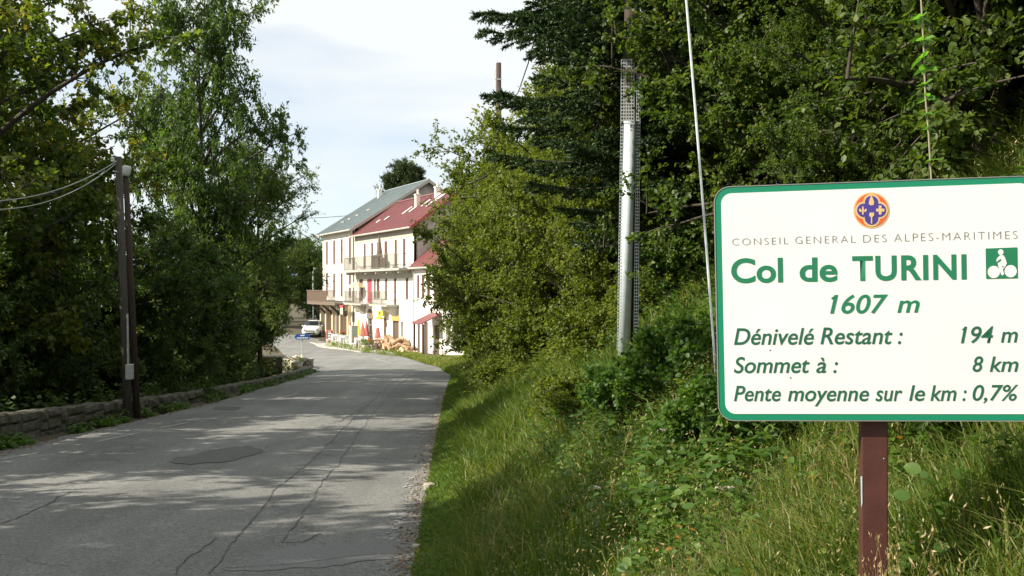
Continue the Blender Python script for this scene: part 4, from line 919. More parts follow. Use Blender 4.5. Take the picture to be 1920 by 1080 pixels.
def window(parent, c, w, z, h, shut=None, mt='shutter', y=0, arched=False, ang=100, door=False):
    key = (round(w, 2), round(h, 2), door)
    if key not in win_cache:
        f = MB(); t = .06
        f.box((-w/2,.12,0),(-w/2+t,.19,h)); f.box((w/2-t,.12,0),(w/2,.19,h)); f.box((-w/2+t,.12,0),(w/2-t,.19,t)); f.box((-w/2+t,.12,h-t),(w/2-t,.19,h)); f.box((-.03,.125,t),(.03,.185,h-t))
        nb = 2 if h < 1.7 else 3
        for i in range(1, nb): f.box((-w/2+t,.13,h*i/nb-.015),(-.03,.18,h*i/nb+.015)); f.box((.03,.13,h*i/nb-.015),(w/2-t,.18,h*i/nb+.015))
        p = MB().box((-w/2+t,.145,t),(w/2-t,.155,h-t)); s = MB().box((-w/2-.06,-.07,-.07),(w/2+.06,.12,-.002))
        sh = MB(); sw = w/2-.01
        sh.box((0,0,0),(sw,.035,h)); 
        for i in range(int(h/.14)): sh.box((.05,-.012,.07+i*.14),(sw-.05,-.001,.13+i*.14))
        win_cache[key] = (f.mesh('frame', M['frame']), p.mesh('pane', M['glass']), s.mesh('sill', M['concrete']), {k_: sh.mesh('shutter', M[k_]) for k_ in ('shutter', 'shutter_red', 'wood_brown')})
    f, p, s, sh = win_cache[key]
    o = link('window' if not door else 'glazed_door', f, parent, (c, y, z)); link('pane', p, o); link('sill', s, o)
    if shut:                                     # closed louvred shutters filling the opening
        for sg in (-1, 1):
            q = link('shutter', sh[mt], o, (-w/2 if sg < 0 else .005, .03, 0))
    return o
def gable_roof(parent, x0, x1, y0, yr, y1, ze, zr, ovx, ovy, m, ribs=True, th=.12, trim='frame'):
    s1 = (zr-ze)/(yr-y0); s2 = (zr-ze)/(y1-yr)
    mb = MB(); a, b = x0-ovx, x1+ovx; f = y0-ovy; zf = ze-ovy*s1; k = y1+ovy; zk = ze-ovy*s2
    pr_ = [(f,zf),(yr,zr),(k,zk),(k,zk+th),(yr,zr+th*1.15),(f,zf+th)]
    mb.add([(a,y,z) for y, z in pr_]+[(b,y,z) for y, z in pr_], [(0,1,4,5),(1,2,3,4),(6,11,10,7),(7,10,9,8),(0,6,7,1),(1,7,8,2),(2,8,9,3),(3,9,10,4),(4,10,11,5),(5,11,6,0)])
    roof = mb.build('roof', m, parent)
    # raised seams are real ribs
    mb = MB(); n = int((b-a)/.45); L1 = math.hypot(yr-f, zr-zf)
    for i in range(n+1):
        x = a+.03+(b-a-.06)*i/n
        for (ya, za, yb, zb) in ((f,zf,yr,zr),(k,zk,yr,zr)):
            mb.add([(x-.025,ya,za+th),(x+.025,ya,za+th),(x+.025,yb,zb+th*1.15),(x-.025,yb,zb+th*1.15),(x-.02,ya,za+th+.035),(x+.02,ya,za+th+.035),(x+.02,yb,zb+th*1.15+.035),(x-.02,yb,zb+th*1.15+.035)], [(4,5,6,7),(0,4,7,3),(1,2,6,5),(0,1,5,4)])
    tag(mb.build('standing_seams', m, roof), kind='stuff')
    # ridge cap, gutter, barge boards
    mb = MB(); mb.add([(a,yr-.18,zr+th-.05),(b,yr-.18,zr+th-.05),(b,yr,zr+th+.09),(a,yr,zr+th+.09),(a,yr+.18,zr+th-.05),(b,yr+.18,zr+th-.05)], [(0,1,2,3),(3,2,5,4)]); mb.build('ridge_cap', m, roof)
    MB().tube([(a,f-.06,zf+.03),(b,f-.06,zf+.03)], .07, 8).build('gutter', M['concrete'], roof)
    mb = MB()
    for x in (a-.02, b-.01):
        for (ya, za, yb, zb) in ((f,zf,yr,zr),(k,zk,yr,zr)):
            mb.add([(x,ya,za-.13),(x+.03,ya,za-.13),(x+.03,yb,zb-.13),(x,yb,zb-.13),(x,ya,za+th+.045),(x+.03,ya,za+th+.045),(x+.03,yb,zb+th+.06),(x,yb,zb+th+.06)], [(0,1,2,3),(4,7,6,5),(0,4,5,1),(0,3,7,4),(1,5,6,2)])
    mb.build('barge_board', M[trim], roof)
    return roof
def gable_wall(parent, x, y0, yr, y1, ze, zr, m, name='gable_wall', th=.3, sgn=-1, z0=0):
    mb = MB(); pr_ = [(y0,z0),(y1,z0),(y1,ze),(yr,zr),(y0,ze)]
    mb.add([(x,y,z) for y, z in pr_]+[(x+sgn*th,y,z) for y, z in pr_], [(0,1,2,3,4),(9,8,7,6,5)]+[(i,(i+1)%5,(i+1)%5+5,i+5) for i in range(5)])
    return mb.build(name, m, parent)
def railing(parent, x0, x1, y0, z, h, gap=.12, side=True, name='railing', m='metal_rail', yb=0):
    mb = MB(); mb.box((x0,y0-.02,z+h-.04),(x1,y0+.02,z+h)); mb.box((x0,y0-.015,z+.08),(x1,y0+.015,z+.11)); n = int((x1-x0)/gap)
    for i in range(n+1): x = x0+(x1-x0)*i/n; mb.box((x-.009,y0-.009,z),(x+.009,y0+.009,z+h-.041))
    for x in ((x0, x1) if side else ()):
        mb.box((x-.02,y0+.021,z+h-.04),(x+.02,yb,z+h)); n = int(abs(yb-y0)/gap)
        for i in range(1, n): y = y0+(yb-y0)*i/n; mb.box((x-.009,y-.009,z),(x+.009,y+.009,z+h-.041))
    return mb.build(name, M[m], parent)

# hotel with the green roof
h1 = thing('hotel', P0, 'tall pale hotel with green metal roof and brown wooden balcony over garage doors', 'building', None, ANG)
ops = [(c, .72, 7.1, 2.2) for c in (1.5, 4.0, 6.5, 9.1)]+[(c, .72, 4.1, 2.1) for c in (1.5, 4.0, 6.5, 9.1)]+[(.95, 1.0, 0.75, 1.8)]+[(c, 1.9, .05, 2.75) for c in (3.2, 5.6, 8.0)]
facade('front_wall', 0, 10.65, 10.2, ops, M['plaster'], h1)
for c, w, z, h in ops[:8]: window(h1, c, w, z, h, True, 'shutter')
window(h1, .95, 1.0, .75, 1.8)
for c in (3.2, 5.6, 8.0):
    d = link('garage_door', None, h1) if False else MB().box((c-.95,.12,.05),(c+.95,.18,2.8)).build('garage_door', M['wood_brown'], h1)
    for i in range(6):
        x = c-.95+.02+i*.318; q = MB().box((x,.09,.08),(x+.29,.119,2.77)).build('plank', M['wood_brown'], d)
gable_wall(h1, 10.65, .29, 6.67, 13.3, 10.2, 14.45, M['plaster_grey']); gable_wall(h1, 0, .29, 6.67, 13.3, 10.2, 14.45, M['plaster_grey'], sgn=1)
MB().box((0.31,13.0,0),(10.34,13.29,10.2)).build('rear_wall', M['plaster_grey'], h1)
MB().box((0.31,.3,3.3),(10.34,12.99,3.45)).build('floor_slab', M['concrete'], h1); MB().box((0.31,.3,6.4),(10.34,12.99,6.55)).build('floor_slab', M['concrete'], h1)
rf = gable_roof(h1, 0, 10.65, 0, 6.67, 13.3, 10.2, 14.45, .55, .55, M['roof_green'])
MB().box((.9,5.2,13.0),(1.25,5.55,14.45)).box((.85,5.15,14.45),(1.3,5.6,14.52)).tube([(1.07,5.37,14.52),(1.07,5.37,15.1)],.06,8).build('chimney', M['plaster'], rf)
for x, y in ((4.2,1.4),(5.0,1.9),(6.2,2.6),(3.4,1.0)):
    z = 10.2+4.25/6.67*y+.14; o = MB().box((-.4,-.03,0),(.4,.03,.09)).build('snow_guard', M['concrete'], rf); o.location = (x, y, z+.03)
# balcony with boarded parapet on timber struts
bal = MB().box((-.35,-1.45,3.32),(9.4,-.003,3.5)).build('balcony_deck', M['wood_deck'], h1)
n = 30
bm_ = MB().box((-.35,-1.47,3.50),(9.4,-1.43,3.6)).box((-.38,-1.52,4.6),(9.43,-1.38,4.66)); bm_.build('balcony_rail', M['wood_deck'], bal)
pl = MB().box((-.12,-.012,0),(.12,.012,.98)).mesh('board', M['wood_brown'])
for i in range(30):
    if i > 26: continue
    o = link('board', pl, bal, (-.2+i*.262, -1.45, 3.61))
for i in range(5): link('board', pl, bal, (-.36, -1.3+i*.262, 3.61)).rotation_euler = (0, 0, R(90))
railing(bal, 7.2, 9.4, -1.45, 3.5, 1.12, side=False)
for x in (.25, 2.1, 4.35, 6.85, 9.3):
    MB().box((x-.16,-.30,0),(x+.16,-.002,3.3)).build('column', M['plaster_cream'], h1)
    MB().add([(x-.06,-.30,2.35),(x+.06,-.30,2.35),(x+.06,-.30,2.6),(x-.06,-.30,2.6),(x-.06,-1.3,3.31),(x+.06,-1.3,3.31),(x+.06,-1.1,3.31),(x-.06,-1.1,3.31)], [(0,1,5,4),(1,2,6,5),(2,3,7,6),(3,0,4,7),(0,3,2,1)]).build('strut', M['wood_brown'], h1)
sb = MB().box((9.5,-1.0,2.55),(10.4,-.9,3.15)).build('sign_board', M['plaster_cream'], h1); MB().box((9.4,-1.06,3.16),(10.5,-.86,3.34)).build('sign_hood', M['shutter_red'], sb); MB().box((10.42,-1.04,2.5),(10.5,-.88,3.15)).build('side', M['wood_brown'], sb)
MB().tube([(10.5,-.12,0),(10.5,-.12,10.0)], .07, 8).build('downpipe', M['wood_brown'], h1)

# inn with the red roof
P1 = P0+U*10.65; h2 = thing('inn', P1, 'white inn with red metal roof, long upper balcony and log piles in front', 'building', None, ANG); X2 = 14.85
def lx(px): return front_px(px)-10.65
top = [(lx(p), .62, 6.5, 2.1) for p in (683, 697, 708, 722, 741, 757)]
mid = [(lx(676), 1.1, 3.7, 1.9), (lx(692), 1.3, 3.6, 2.1), (lx(702), .5, 4.0, 1.6), (lx(708), .8, 4.0, 1.6), (lx(723), .55, 4.0, 1.6), (lx(740), .55, 3.55, 2.1), (lx(762), .6, 4.0, 1.6)]
low = [(lx(693), 1.3, .1, 2.5), (lx(721), .7, .1, 2.35), (lx(741), 1.5, .05, 2.7), (lx(753), .6, 1.0, 1.3)]
facade('front_wall', 0.003, X2, 9.6, top+mid+low, M['plaster'], h2)
for i, (c, w, z, h) in enumerate(top): window(h2, c, w, z, h, True, 'shutter', ang=100)
for i, (c, w, z, h) in enumerate(mid): window(h2, c, w, z, h, True, 'shutter_red' if i == 1 else 'shutter', ang=100 if i != 1 else 150)
window(h2, low[0][0], 1.3, .1, 2.5, door=True)
MB().box((low[1][0]-.35,.12,.1),(low[1][0]+.35,.2,2.45)).build('door', M['shutter'], h2)
d = MB().box((low[2][0]-.75,.14,.05),(low[2][0]+.75,.2,2.75)).build('arched_door', M['wood_brown'], h2); window(h2, low[3][0], .6, 1.0, 1.3)
for c in (low[0][0], low[2][0]):
    mb = MB(); n = 12; pts = [(c+.82*math.cos(math.pi*i/n), 2.3+.82*math.sin(math.pi*i/n)) for i in range(n+1)]
    mb.add([(x,-.05,z) for x, z in pts], [tuple(range(n+1))]); mb.add([(x,-.05,z) for x, z in pts]+[(x,-.001,z) for x, z in pts], [(i,i+1,i+n+2,i+n+1) for i in range(n)]); mb.build('arch_head', M['ochre'] if c == low[2][0] else M['wood_deck'], h2)
MB().box((0.004,-.035,8.7),(X2,-.002,9.6)).build('eave_band', M['band_grey'], h2)
MB().box((.004,-.03,5.6),(X2,-.002,6.0)).build('balcony_shade', M['band_grey'], h2)  # grey strip below the long balcony: its shade put into the colour
gable_wall(h2, X2, .285, 3.7, 7.4, 9.6, 12.3, M['plaster_grey'])
MB().box((.004,7.1,0),(X2-.31,7.39,9.6)).build('rear_wall', M['plaster_grey'], h2)
MB().box((.004,.3,3.3),(X2-.31,7.09,3.45)).build('floor_slab', M['concrete'], h2); MB().box((.004,.3,6.2),(X2-.31,7.09,6.34)).build('floor_slab', M['concrete'], h2)
rf = gable_roof(h2, .6, X2, 0, 3.7, 7.4, 9.6, 12.3, .55, .45, M['roof_red'], trim='shutter_red')
for x, y, hgt_ in ((9.3,2.1,1.15),(11.3,3.0,.95)):
    MB().box((x,y,9.6+y*.72),(x+.34,y+.34,9.6+y*.72+hgt_)).box((x-.05,y-.05,9.6+y*.72+hgt_),(x+.39,y+.39,9.6+y*.72+hgt_+.08)).tube([(x+.2,y+.2,9.6+y*.72+hgt_),(x+.2,y+.2,9.6+y*.72+hgt_+.45)],.09,8).build('chimney', M['plaster'], rf)
sl = (12.3-9.6)/3.7
for x, y, w in ((8.3,1.4,1.0),(9.6,1.5,.7),(11.0,2.0,.9),(12.6,1.8,1.6),(13.1,2.4,1.3),(5.0,1.0,.5),(3.4,.8,.4),(11.6,2.9,.8)):
    o = MB().box((0,0,0),(.28,w,.05)).build('skylight', M['white_paint'], rf); o.location = (x, y, 9.6+y*sl+.17); o.rotation_euler = (math.atan(sl), 0, 0)
# long upper balcony
bl = MB().box((.25,-1.15,6.17),(X2-.1,-.031,6.34)).build('balcony_deck', M['concrete'], h2); railing(bl, .28, X2-.15, -1.12, 6.34, 1.1, yb=-.04)
for i in range(6): MB().box((.6+i*2.7,-1.0,5.95),(.75+i*2.7,-.035,6.168)).build('bracket', M['concrete'], bl)
MB().lathe([(.04,0),(.05,.9),(.28,.95),(.16,1.9),(.03,2.7)], (lx(724),-.6,6.35), 10).build('closed_parasol', M['wood_deck'], bl)
MB().box((lx(718),-.9,6.36),(lx(729),-.84,7.5)).build('screen', M['wood_brown'], bl); MB().box((lx(735),-1.05,6.4),(lx(745),-1.0,7.2)).build('screen', M['wood_brown'], bl)
# small balconies
for x0, x1, nm in ((lx(713), lx(747), 'a'), (lx(664)+.1, lx(697), 'b')):
    bb = MB().box((x0,-1.0,3.42),(x1,-.003,3.55)).build('balcony_deck', M['concrete'], h2); railing(bb, x0+.03, x1-.03, -.97, 3.55, 1.05, yb=-.01)
    c = x1-.9 if nm == 'a' else (x0+x1)/2; MB().add([(c-.7,-.9,3.415),(c+.7,-.9,3.415),(c+.7,-.003,3.415),(c-.7,-.003,3.415),(c-.6,-.003,2.6),(c+.6,-.003,2.6)], [(0,1,5,4),(0,4,3),(1,2,5),(0,3,2,1)]).build('console', M['band_grey'], bb)
MB().tube([(lx(680),-.6,3.6),(lx(680),-.6,5.2)],.03,6).lathe([(.85,0),(.5,.28),(.04,.5)], (lx(680),-.6,4.9), 8).build('balcony_parasol', M['yellow'] if False else M['plaster_cream'], h2)
sn = MB().box((lx(718),-.5,2.6),(lx(728),-.42,3.05)).build('hanging_sign', M['yellow'], h2); MB().box((lx(721.5),-.52,2.75),(lx(724),-.502,2.95)).build('emblem', M['dark'], sn)
MB().lathe([(.45,0),(.3,.12),(.03,.3)], (lx(722),-.55,2.35), 10).build('yellow_awning', M['yellow'], h2)

# low annexe with the small red roof
P2 = P0+U*25.52; h3 = thing('annexe', P2, 'low white annexe with small red roof nearest the hedge, brown shutters', 'building', None, ANG); X3 = 9.5
w3 = [(.9,.5,4.1,1.7),(1.9,.6,4.1,1.7),(3.0,.6,4.1,1.7),(4.6,1.2,4.0,1.8),(6.6,1.,4.1,1.7)]; d3 = [(1.0,.55,.1,2.5),(2.5,.8,.1,2.3),(4.6,1.1,.05,2.2),(6.8,.9,1,1.3)]
facade('front_wall', 0, X3, 6.6, w3+d3, M['plaster'], h3)
for c, w, z, h in w3: window(h3, c, w, z, h, True, 'shutter', ang=115)
for c, w, z, h in d3[:3]: MB().box((c-w/2,.12,z),(c+w/2,.2,z+h)).build('door', M['wood_brown'], h3)
window(h3, 6.8, .9, 1, 1.3)
gable_wall(h3, X3, .285, 2.8, 5.6, 6.6, 9.0, M['plaster_grey']); MB().box((0.003,5.3,0),(X3-.31,5.59,6.6)).build('rear_wall', M['plaster_grey'], h3); MB().box((.003,.3,3.3),(X3-.31,5.29,3.45)).build('floor_slab', M['concrete'], h3)
gable_roof(h3, .45, X3, 0, 2.8, 5.6, 6.6, 9.0, .4, .4, M['roof_red'], trim='shutter_red')
pr_ = MB().add([(3.6,-1.5,2.35),(5.6,-1.5,2.35),(5.6,-.003,3.05),(3.6,-.003,3.05),(3.6,-1.5,2.43),(5.6,-1.5,2.43),(5.6,-.003,3.13),(3.6,-.003,3.13)], [(0,3,2,1),(4,5,6,7),(0,1,5,4),(1,2,6,5),(3,0,4,7)]).build('porch_roof', M['roof_red'], h3)
for x in (3.75, 5.45): MB().box((x-.06,-1.4,0),(x+.06,-1.28,2.37)).build('porch_post', M['wood_brown'], pr_)
MB().tube([(.2,-.1,0),(.2,-.1,6.4)], .05, 8).build('downpipe', M['band_grey'], h3)

# ------------------------------------------------------------------ terrace
def fp(x, out, z=0): p = P0+U*x-B_*out; return Vector((p.x, p.y, BZ+z))
mb = MB(); xs = np.arange(9, 37, 1.); kv = []
for i, x in enumerate(xs):
    a = fp(x, 0); out = min(4.4, 3.9+.35*math.sin(x*.5)) if x < 29 else 3.2-(x-29)*.12; b = fp(x, out); kv.append(b)
    mb.v += [(a.x, a.y, BZ+.09), (b.x, b.y, BZ+.09), (b.x, b.y, BZ-.25)]
n = len(xs); mb.f += [(3*i, 3*i+1, 3*i+4, 3*i+3) for i in range(n-1)]+[(3*i+1, 3*i+2, 3*i+5, 3*i+4) for i in range(n-1)]
tag(mb.build('pavement', M['concrete']), kind='structure')
kb = tag(MB().box((-.001,-.001,-.001),(.001,.001,.001)).build('kerb', M['kerb']), kind='structure'); ks = MB().box((-.46,-.07,-.2),(.46,.07,.13)).mesh('kerb_stone', M['kerb'])
for a, b in zip(kv, kv[1:]):
    o = link('kerb_stone', ks, kb, ((a+b)/2-B_*.0)+Vector((0, 0, .0))); o.rotation_euler.z = math.atan2((b-a).y, (b-a).x); o.scale.x = (b-a).length

def furn(name, px, py, label, cat, group=None, out=None, dz=.09, rot=ANG):
    """stand a thing on the terrace where the photo shows its foot"""
    D = 1900*(-(BZ+dz))/(py-540); return thing(name, ((px-960)/F*D, D, BZ+dz), label, cat, group, rot)
def parasol(px, py, m, lb, h=2.1):
    t = furn('closed_parasol', px, py, lb, 'parasol', 'closed parasols on the inn terrace'); MB().tube([(0,0,0),(0,0,h)], .025, 6).build('pole', M['white_paint'], t); MB().lathe([(.2,.0),(.23,.03),(0.02,.1)],(0,0,0),10).build('base', M['concrete'], t)
    MB().lathe([(.24,.75),(.30,.8),(.2,1.2),(.12,1.6),(.04,h-.05)], (0,0,0), 8).build('canopy', M[m], t)
for a in ((637,634,'red_paint','closed pink red parasol in front of the garage doors',2.9),(658,641,'red_paint','closed red parasol left of the green cabinet',2.1),(672,645,'yellow','yellow closed parasol right behind the green cabinet',2.2),
          (680,648,'red_paint','closed red parasol right of the yellow one',2.0),(687,647,'red_paint','taller closed red parasol before the arched glass door',2.1),(708,652,'red_paint','closed red parasol at the right end of the terrace near the log pile',1.6)): parasol(a[0], a[1], a[2], a[3], a[4])
def table_chairs(px, py, lb, lc):
    t = furn('cafe_table', px, py, lb, 'table', 'white tables on the inn terrace'); MB().box((-.55,-.4,.70),(.55,.4,.74)).build('tabletop', M['white_paint'], t)
    for sx in (-1, 1):
        for sy in (-1, 1): MB().tube([(sx*.48,sy*.34,0),(sx*.44,sy*.3,.7)], .025, 6).build('leg', M['white_paint'], t)
    for i, (dx, dy, rz) in enumerate(((-.85,0,90),(.85,0,-90),(0,-.7,180))):
        p = t.location+U*dx-B_*(-dy); c = thing('garden_chair', p, lc[i], 'chair', 'white garden chairs on the inn terrace', ANG+R(rz))
        MB().box((-.23,-.22,.40),(.23,.22,.44)).build('seat', M['white_paint'], c); MB().box((-.23,-.26,.44),(.23,-.22,.86)).build('backrest', M['white_paint'], c)
        for sx in (-1, 1):
            for sy in (-1, 1): MB().tube([(sx*.23,sy*.23,0),(sx*.20,sy*.20,.4)], .02, 5).build('leg', M['white_paint'], c)
table_chairs(633, 645.5, 'white table just right of the red framed menu board', ['white chair on the far side of the first table by the menu board','white chair on the near side of the first table by the menu board','white chair on the road side of the first table by the menu board'])
table_chairs(648, 648.5, 'white table between the menu board table and the green cabinet', ['white chair on the far side of the table by the green cabinet','white chair on the near side of the table by the green cabinet','white chair on the road side of the table by the green cabinet'])
table_chairs(677, 654, 'white table right of the green cabinet', ['white chair far side of the table right of the cabinet','white chair near side of the table right of the cabinet','white chair on the road side of the table right of the cabinet'])
t = furn('menu_board', 618.5, 643.5, 'menu board in a red frame standing at the far end of the terrace', 'menu board'); f = MB().box((-.36,-.03,0),(-.29,.03,1.15)).box((.29,-.03,0),(.36,.03,1.15)).box((-.29,-.03,1.08),(.29,.03,1.15)).box((-.29,-.03,.2),(.29,.03,.26)); f.build('frame', M['red_paint'], t)
bd = MB().box((-.288,-.015,.26),(.288,.015,1.08)).build('board', M['dark'], t); t.rotation_euler.z = R(-20)
mb = MB()
for i in range(5): mb.box((-.2,-.019,.38+i*.14),(.2-(i%3)*.06,-.0155,.43+i*.14))
mb.build('chalk_lines', M['white_paint'], bd)
t = furn('cabinet', 662.5, 650, 'pale green street cabinet among the parasols', 'cabinet'); bevel(MB().box((-.4,-.25,0),(.4,.25,1.65)).build('body', M['cabinet'], t), .02); MB().box((-.43,-.28,1.651),(.43,.28,1.71)).build('lid', M['concrete'], t)
for i in range(2): MB().box((-.36+i*.37,-.268,.1),(-.01+i*.37,-.2505,1.55)).build('door', M['cabinet'], t)
def flower_tub(px, py, w, lb, seed, fl=True):
    t = furn('flower_trough', px, py, lb, 'planter'); bevel(MB().box((-w/2,-.2,0),(w/2,.2,.38)).build('trough', M['planter'], t), .02); g = np.random.default_rng(seed)
    n = 260; P = np.stack([g.uniform(-w/2, w/2, n), g.uniform(-.2, .2, n), .38+g.uniform(0, .4, n)], -1); V, Q, k = leaves_geo(P, g.normal(size=(n, 3)), g.normal(size=(n, 3))+[0, 0, .8], g.uniform(.06, .13, n), LEAF4, 1.3)
    link('plants', np_mesh('plants', V, Q, M['herb'], np.repeat(g.random(n), k)), t)
    if fl:
        n = 90; P = np.stack([g.uniform(-w/2, w/2, n), g.uniform(-.25, .2, n), .5+g.uniform(0, .38, n)], -1); V, Q, k = leaves_geo(P, g.normal(size=(n, 3)), g.normal(size=(n, 3)), g.uniform(.06, .12, n), LEAF4, 1.6)
        link('flowers', np_mesh('flowers', V, Q, M['flower_red'], np.repeat(g.random(n), k)), t)
flower_tub(695, 655.5, 1.6, 'stone trough of red flowers at the kerb right of the last white table', 1); flower_tub(684, 656, 1.1, 'dark green planted trough at the kerb left of the red flowers', 2, False)
flower_tub(668, 652, .6, 'small flower trough at the foot of the green cabinet', 3); flower_tub(642, 640, .9, 'red flower trough in front of the second garage door', 4)
# cart wheel, log pile
t = furn('cart_wheel', 708, 657, 'old dark cart wheel leaning beside the logs', 'wheel'); t.rotation_euler = (R(12), 0, ANG+R(35))
mb = MB(); n = 24; rr_ = .42; mb.tube([(rr_*math.cos(2*math.pi*i/n), 0, rr_+.02+rr_*math.sin(2*math.pi*i/n)) for i in range(n+1)], .04, 6, False); mb.build('rim', M['wood_brown'], t)
for i in range(10): MB().tube([(0,0,rr_+.02),(.4*math.cos(i*math.pi/5),0,rr_+.02+.4*math.sin(i*math.pi/5))], .02, 5).build('spoke', M['wood_deck'], t)
MB().tube([(0,-.09,rr_+.02),(0,.09,rr_+.02)], .08, 10).build('hub', M['wood_brown'], t)
r = random.Random(9); logm = []
for i in range(5):
    mb = MB(); rad_ = .09+.025*i; mb.tube([(-.42,0,0),(0,.01*i,.01),(.42,0,0)], [rad_, rad_*1.05, rad_*.95], 9); me = mb.mesh('log', M['log']); me.materials.append(M['log_end']); me.polygons[-1].material_index = 1; me.polygons[-2].material_index = 1; logm.append(me)
def logs(px, py, n, w, hmax, lb):
    t = furn('log_pile', px, py, lb, 'log pile')
    for i in range(n):
        o = link('log', logm[r.randrange(5)], t); x = r.uniform(-w, w); hh = hmax*(1-abs(x)/w*.75); o.location = (x, r.uniform(-.5, .5), .12+r.uniform(0, max(.05, hh))); o.rotation_euler = (r.gauss(0, .35), r.gauss(0, .5), r.uniform(0, 3.14)); s = r.uniform(.7, 1.1); o.scale = (s, s, s)
logs(727, 655, 46, 1.7, .9, 'heap of split logs left of the brown arched door'); logs(746, 659, 60, 1.7, .95, 'biggest heap of split logs right in front of the arched door'); logs(769, 667, 30, 1.1, .45, 'small low log heap nearest the hedge')
g = np.random.default_rng(55); n = 420; xs_ = g.uniform(15, 33, n); out = 3.3+g.normal(0, .25, n); X_ = P0.x+U.x*xs_-B_.x*out; Y_ = P0.y+U.y*xs_-B_.y*out
k = (np.sin(xs_*2.1)+g.normal(0, .5, n) > -.1); X_ = X_[k]; Y_ = Y_[k]; n = len(X_); ix = np.repeat(np.arange(n), 12); m_ = len(ix)
V, Q, k = leaves_geo(np.stack([X_[ix]+g.normal(0, .08, m_), Y_[ix]+g.normal(0, .08, m_), BZ+.1+g.uniform(0, .35, m_)], -1), g.normal(size=(m_, 3))+[0, 0, .5], g.normal(size=(m_, 3)), g.uniform(.05, .13, m_), LEAF4, .8)
tag(link('terrace_weeds', np_mesh('terrace_weeds', V, Q, M['short_grass'], np.repeat(g.random(m_), k))), kind='stuff')

# ------------------------------------------------------------------ car
def car(px, py, D, rot, lb):
    X = (px-960)/F*D; t = thing('parked_car', (X, D, float(zroad(D))+.02), lb, 'car', None, rot)     # front faces local -y
    # cross sections along the car: (y, half width at sill, half width at shoulder, z sill, z shoulder, z top, half width top)
    sec = [(-2.0,.62,.66,.30,.55,.62,.60),(-1.93,.78,.80,.22,.60,.70,.66),(-1.6,.84,.86,.20,.70,.86,.70),(-1.0,.86,.87,.20,.80,.98,.74),(-.85,.86,.87,.20,.84,1.03,.72),
           (-.15,.86,.87,.20,.88,1.44,.58),(.3,.86,.87,.20,.90,1.52,.60),(1.1,.86,.87,.20,.92,1.50,.60),(1.7,.85,.86,.22,.94,1.30,.60),(1.95,.80,.82,.28,.92,1.0,.68),(2.0,.7,.74,.34,.7,.8,.62)]
    mb = MB(); K = 9
    for (y, ws, wh, zs, zh, zt, wt) in sec:
        mb.v += [(-ws*.92,y,zs),(-ws,y,zs+.12),(-wh,y,zh),(-wt,y,zt-.03),(-wt*.6,y,zt),(wt*.6,y,zt),(wt,y,zt-.03),(wh,y,zh),(ws,y,zs+.12),(ws*.92,y,zs)]
    K = 10
    for i in range(len(sec)-1):
        for k_ in range(K): a = i*K+k_; b = i*K+(k_+1) % K; mb.f.append((a, a+K, b+K, b))
    mb.f.append(tuple(range(K))); mb.f.append(tuple(range(len(sec)*K-1, (len(sec)-1)*K-1, -1)))
    body = mb.build('body', M['car_paint'], t, True); md = body.modifiers.new('s', 'SUBSURF'); md.levels = 1; md.render_levels = 2
    MB().add([(-.66,-.86,1.03),(.66,-.86,1.03),(.53,-.20,1.425),(-.53,-.20,1.425)], [(0,1,2,3)]).build('windscreen', M['glass'], t).location = (0, -.035, .03)
    for sg in (-1, 1):
        MB().add([(sg*.862,-.6,.95),(sg*.868,.2,.96),(sg*.62,.2,1.44),(sg*.60,-.1,1.40)], [(0,1,2,3)]).build('side_window', M['glass'], t)
        MB().add([(sg*.872,.27,.96),(sg*.872,1.2,.98),(sg*.64,1.1,1.43),(sg*.625,.27,1.45)], [(0,1,2,3)]).build('side_window', M['glass'], t)
        o = MB().lathe([(0,0),(.12,.01),(.15,.05),(.12,.1),(0,.12)], (0,0,0), 12).build('headlight', M['lamp_glass'], t, True); o.location = (sg*.60,-1.88,.68); o.rotation_euler = (R(75), 0, R(sg*28)); o.scale = (1.25, .75, 1)
        mr = MB().box((sg*.90-.08,-.62,.94),(sg*.90+.08,-.52,1.07)).build('mirror', M['car_paint'], t); bevel(mr, .03)
        for y in (-1.28, 1.3):
            w = link('wheel', MB().lathe([(.20,-.1),(.29,-.1),(.31,-.07),(.31,.07),(.29,.1),(.20,.1)], (0,0,0), 20).mesh('tyre', M['tyre'], False), t, (sg*.79, y, .31)); w.rotation_euler = (0, R(90), 0)
            MB().lathe([(.0,-.08),(.2,-.085),(.2,.085),(0,.08)], (0,0,0), 10).build('rim', M['rim'], w)
    MB().box((-.38,-2.01,.52),(.38,-1.96,.62)).build('grille', M['dark'], t); MB().box((-.46,-2.0,.28),(.46,-1.94,.40)).build('lower_grille', M['dark'], t)
    MB().box((-.26,-2.035,.43),(.26,-2.012,.51)).build('number_plate', M['white_paint'], t)
    return t
car(587, 629, 97, R(-8)+.2, 'small white hatchback facing the camera, parked beside the hotel balcony')
car(569.5, 613, 106, R(20), 'white car mostly hidden behind the left trees beyond the hatchback') if False else None

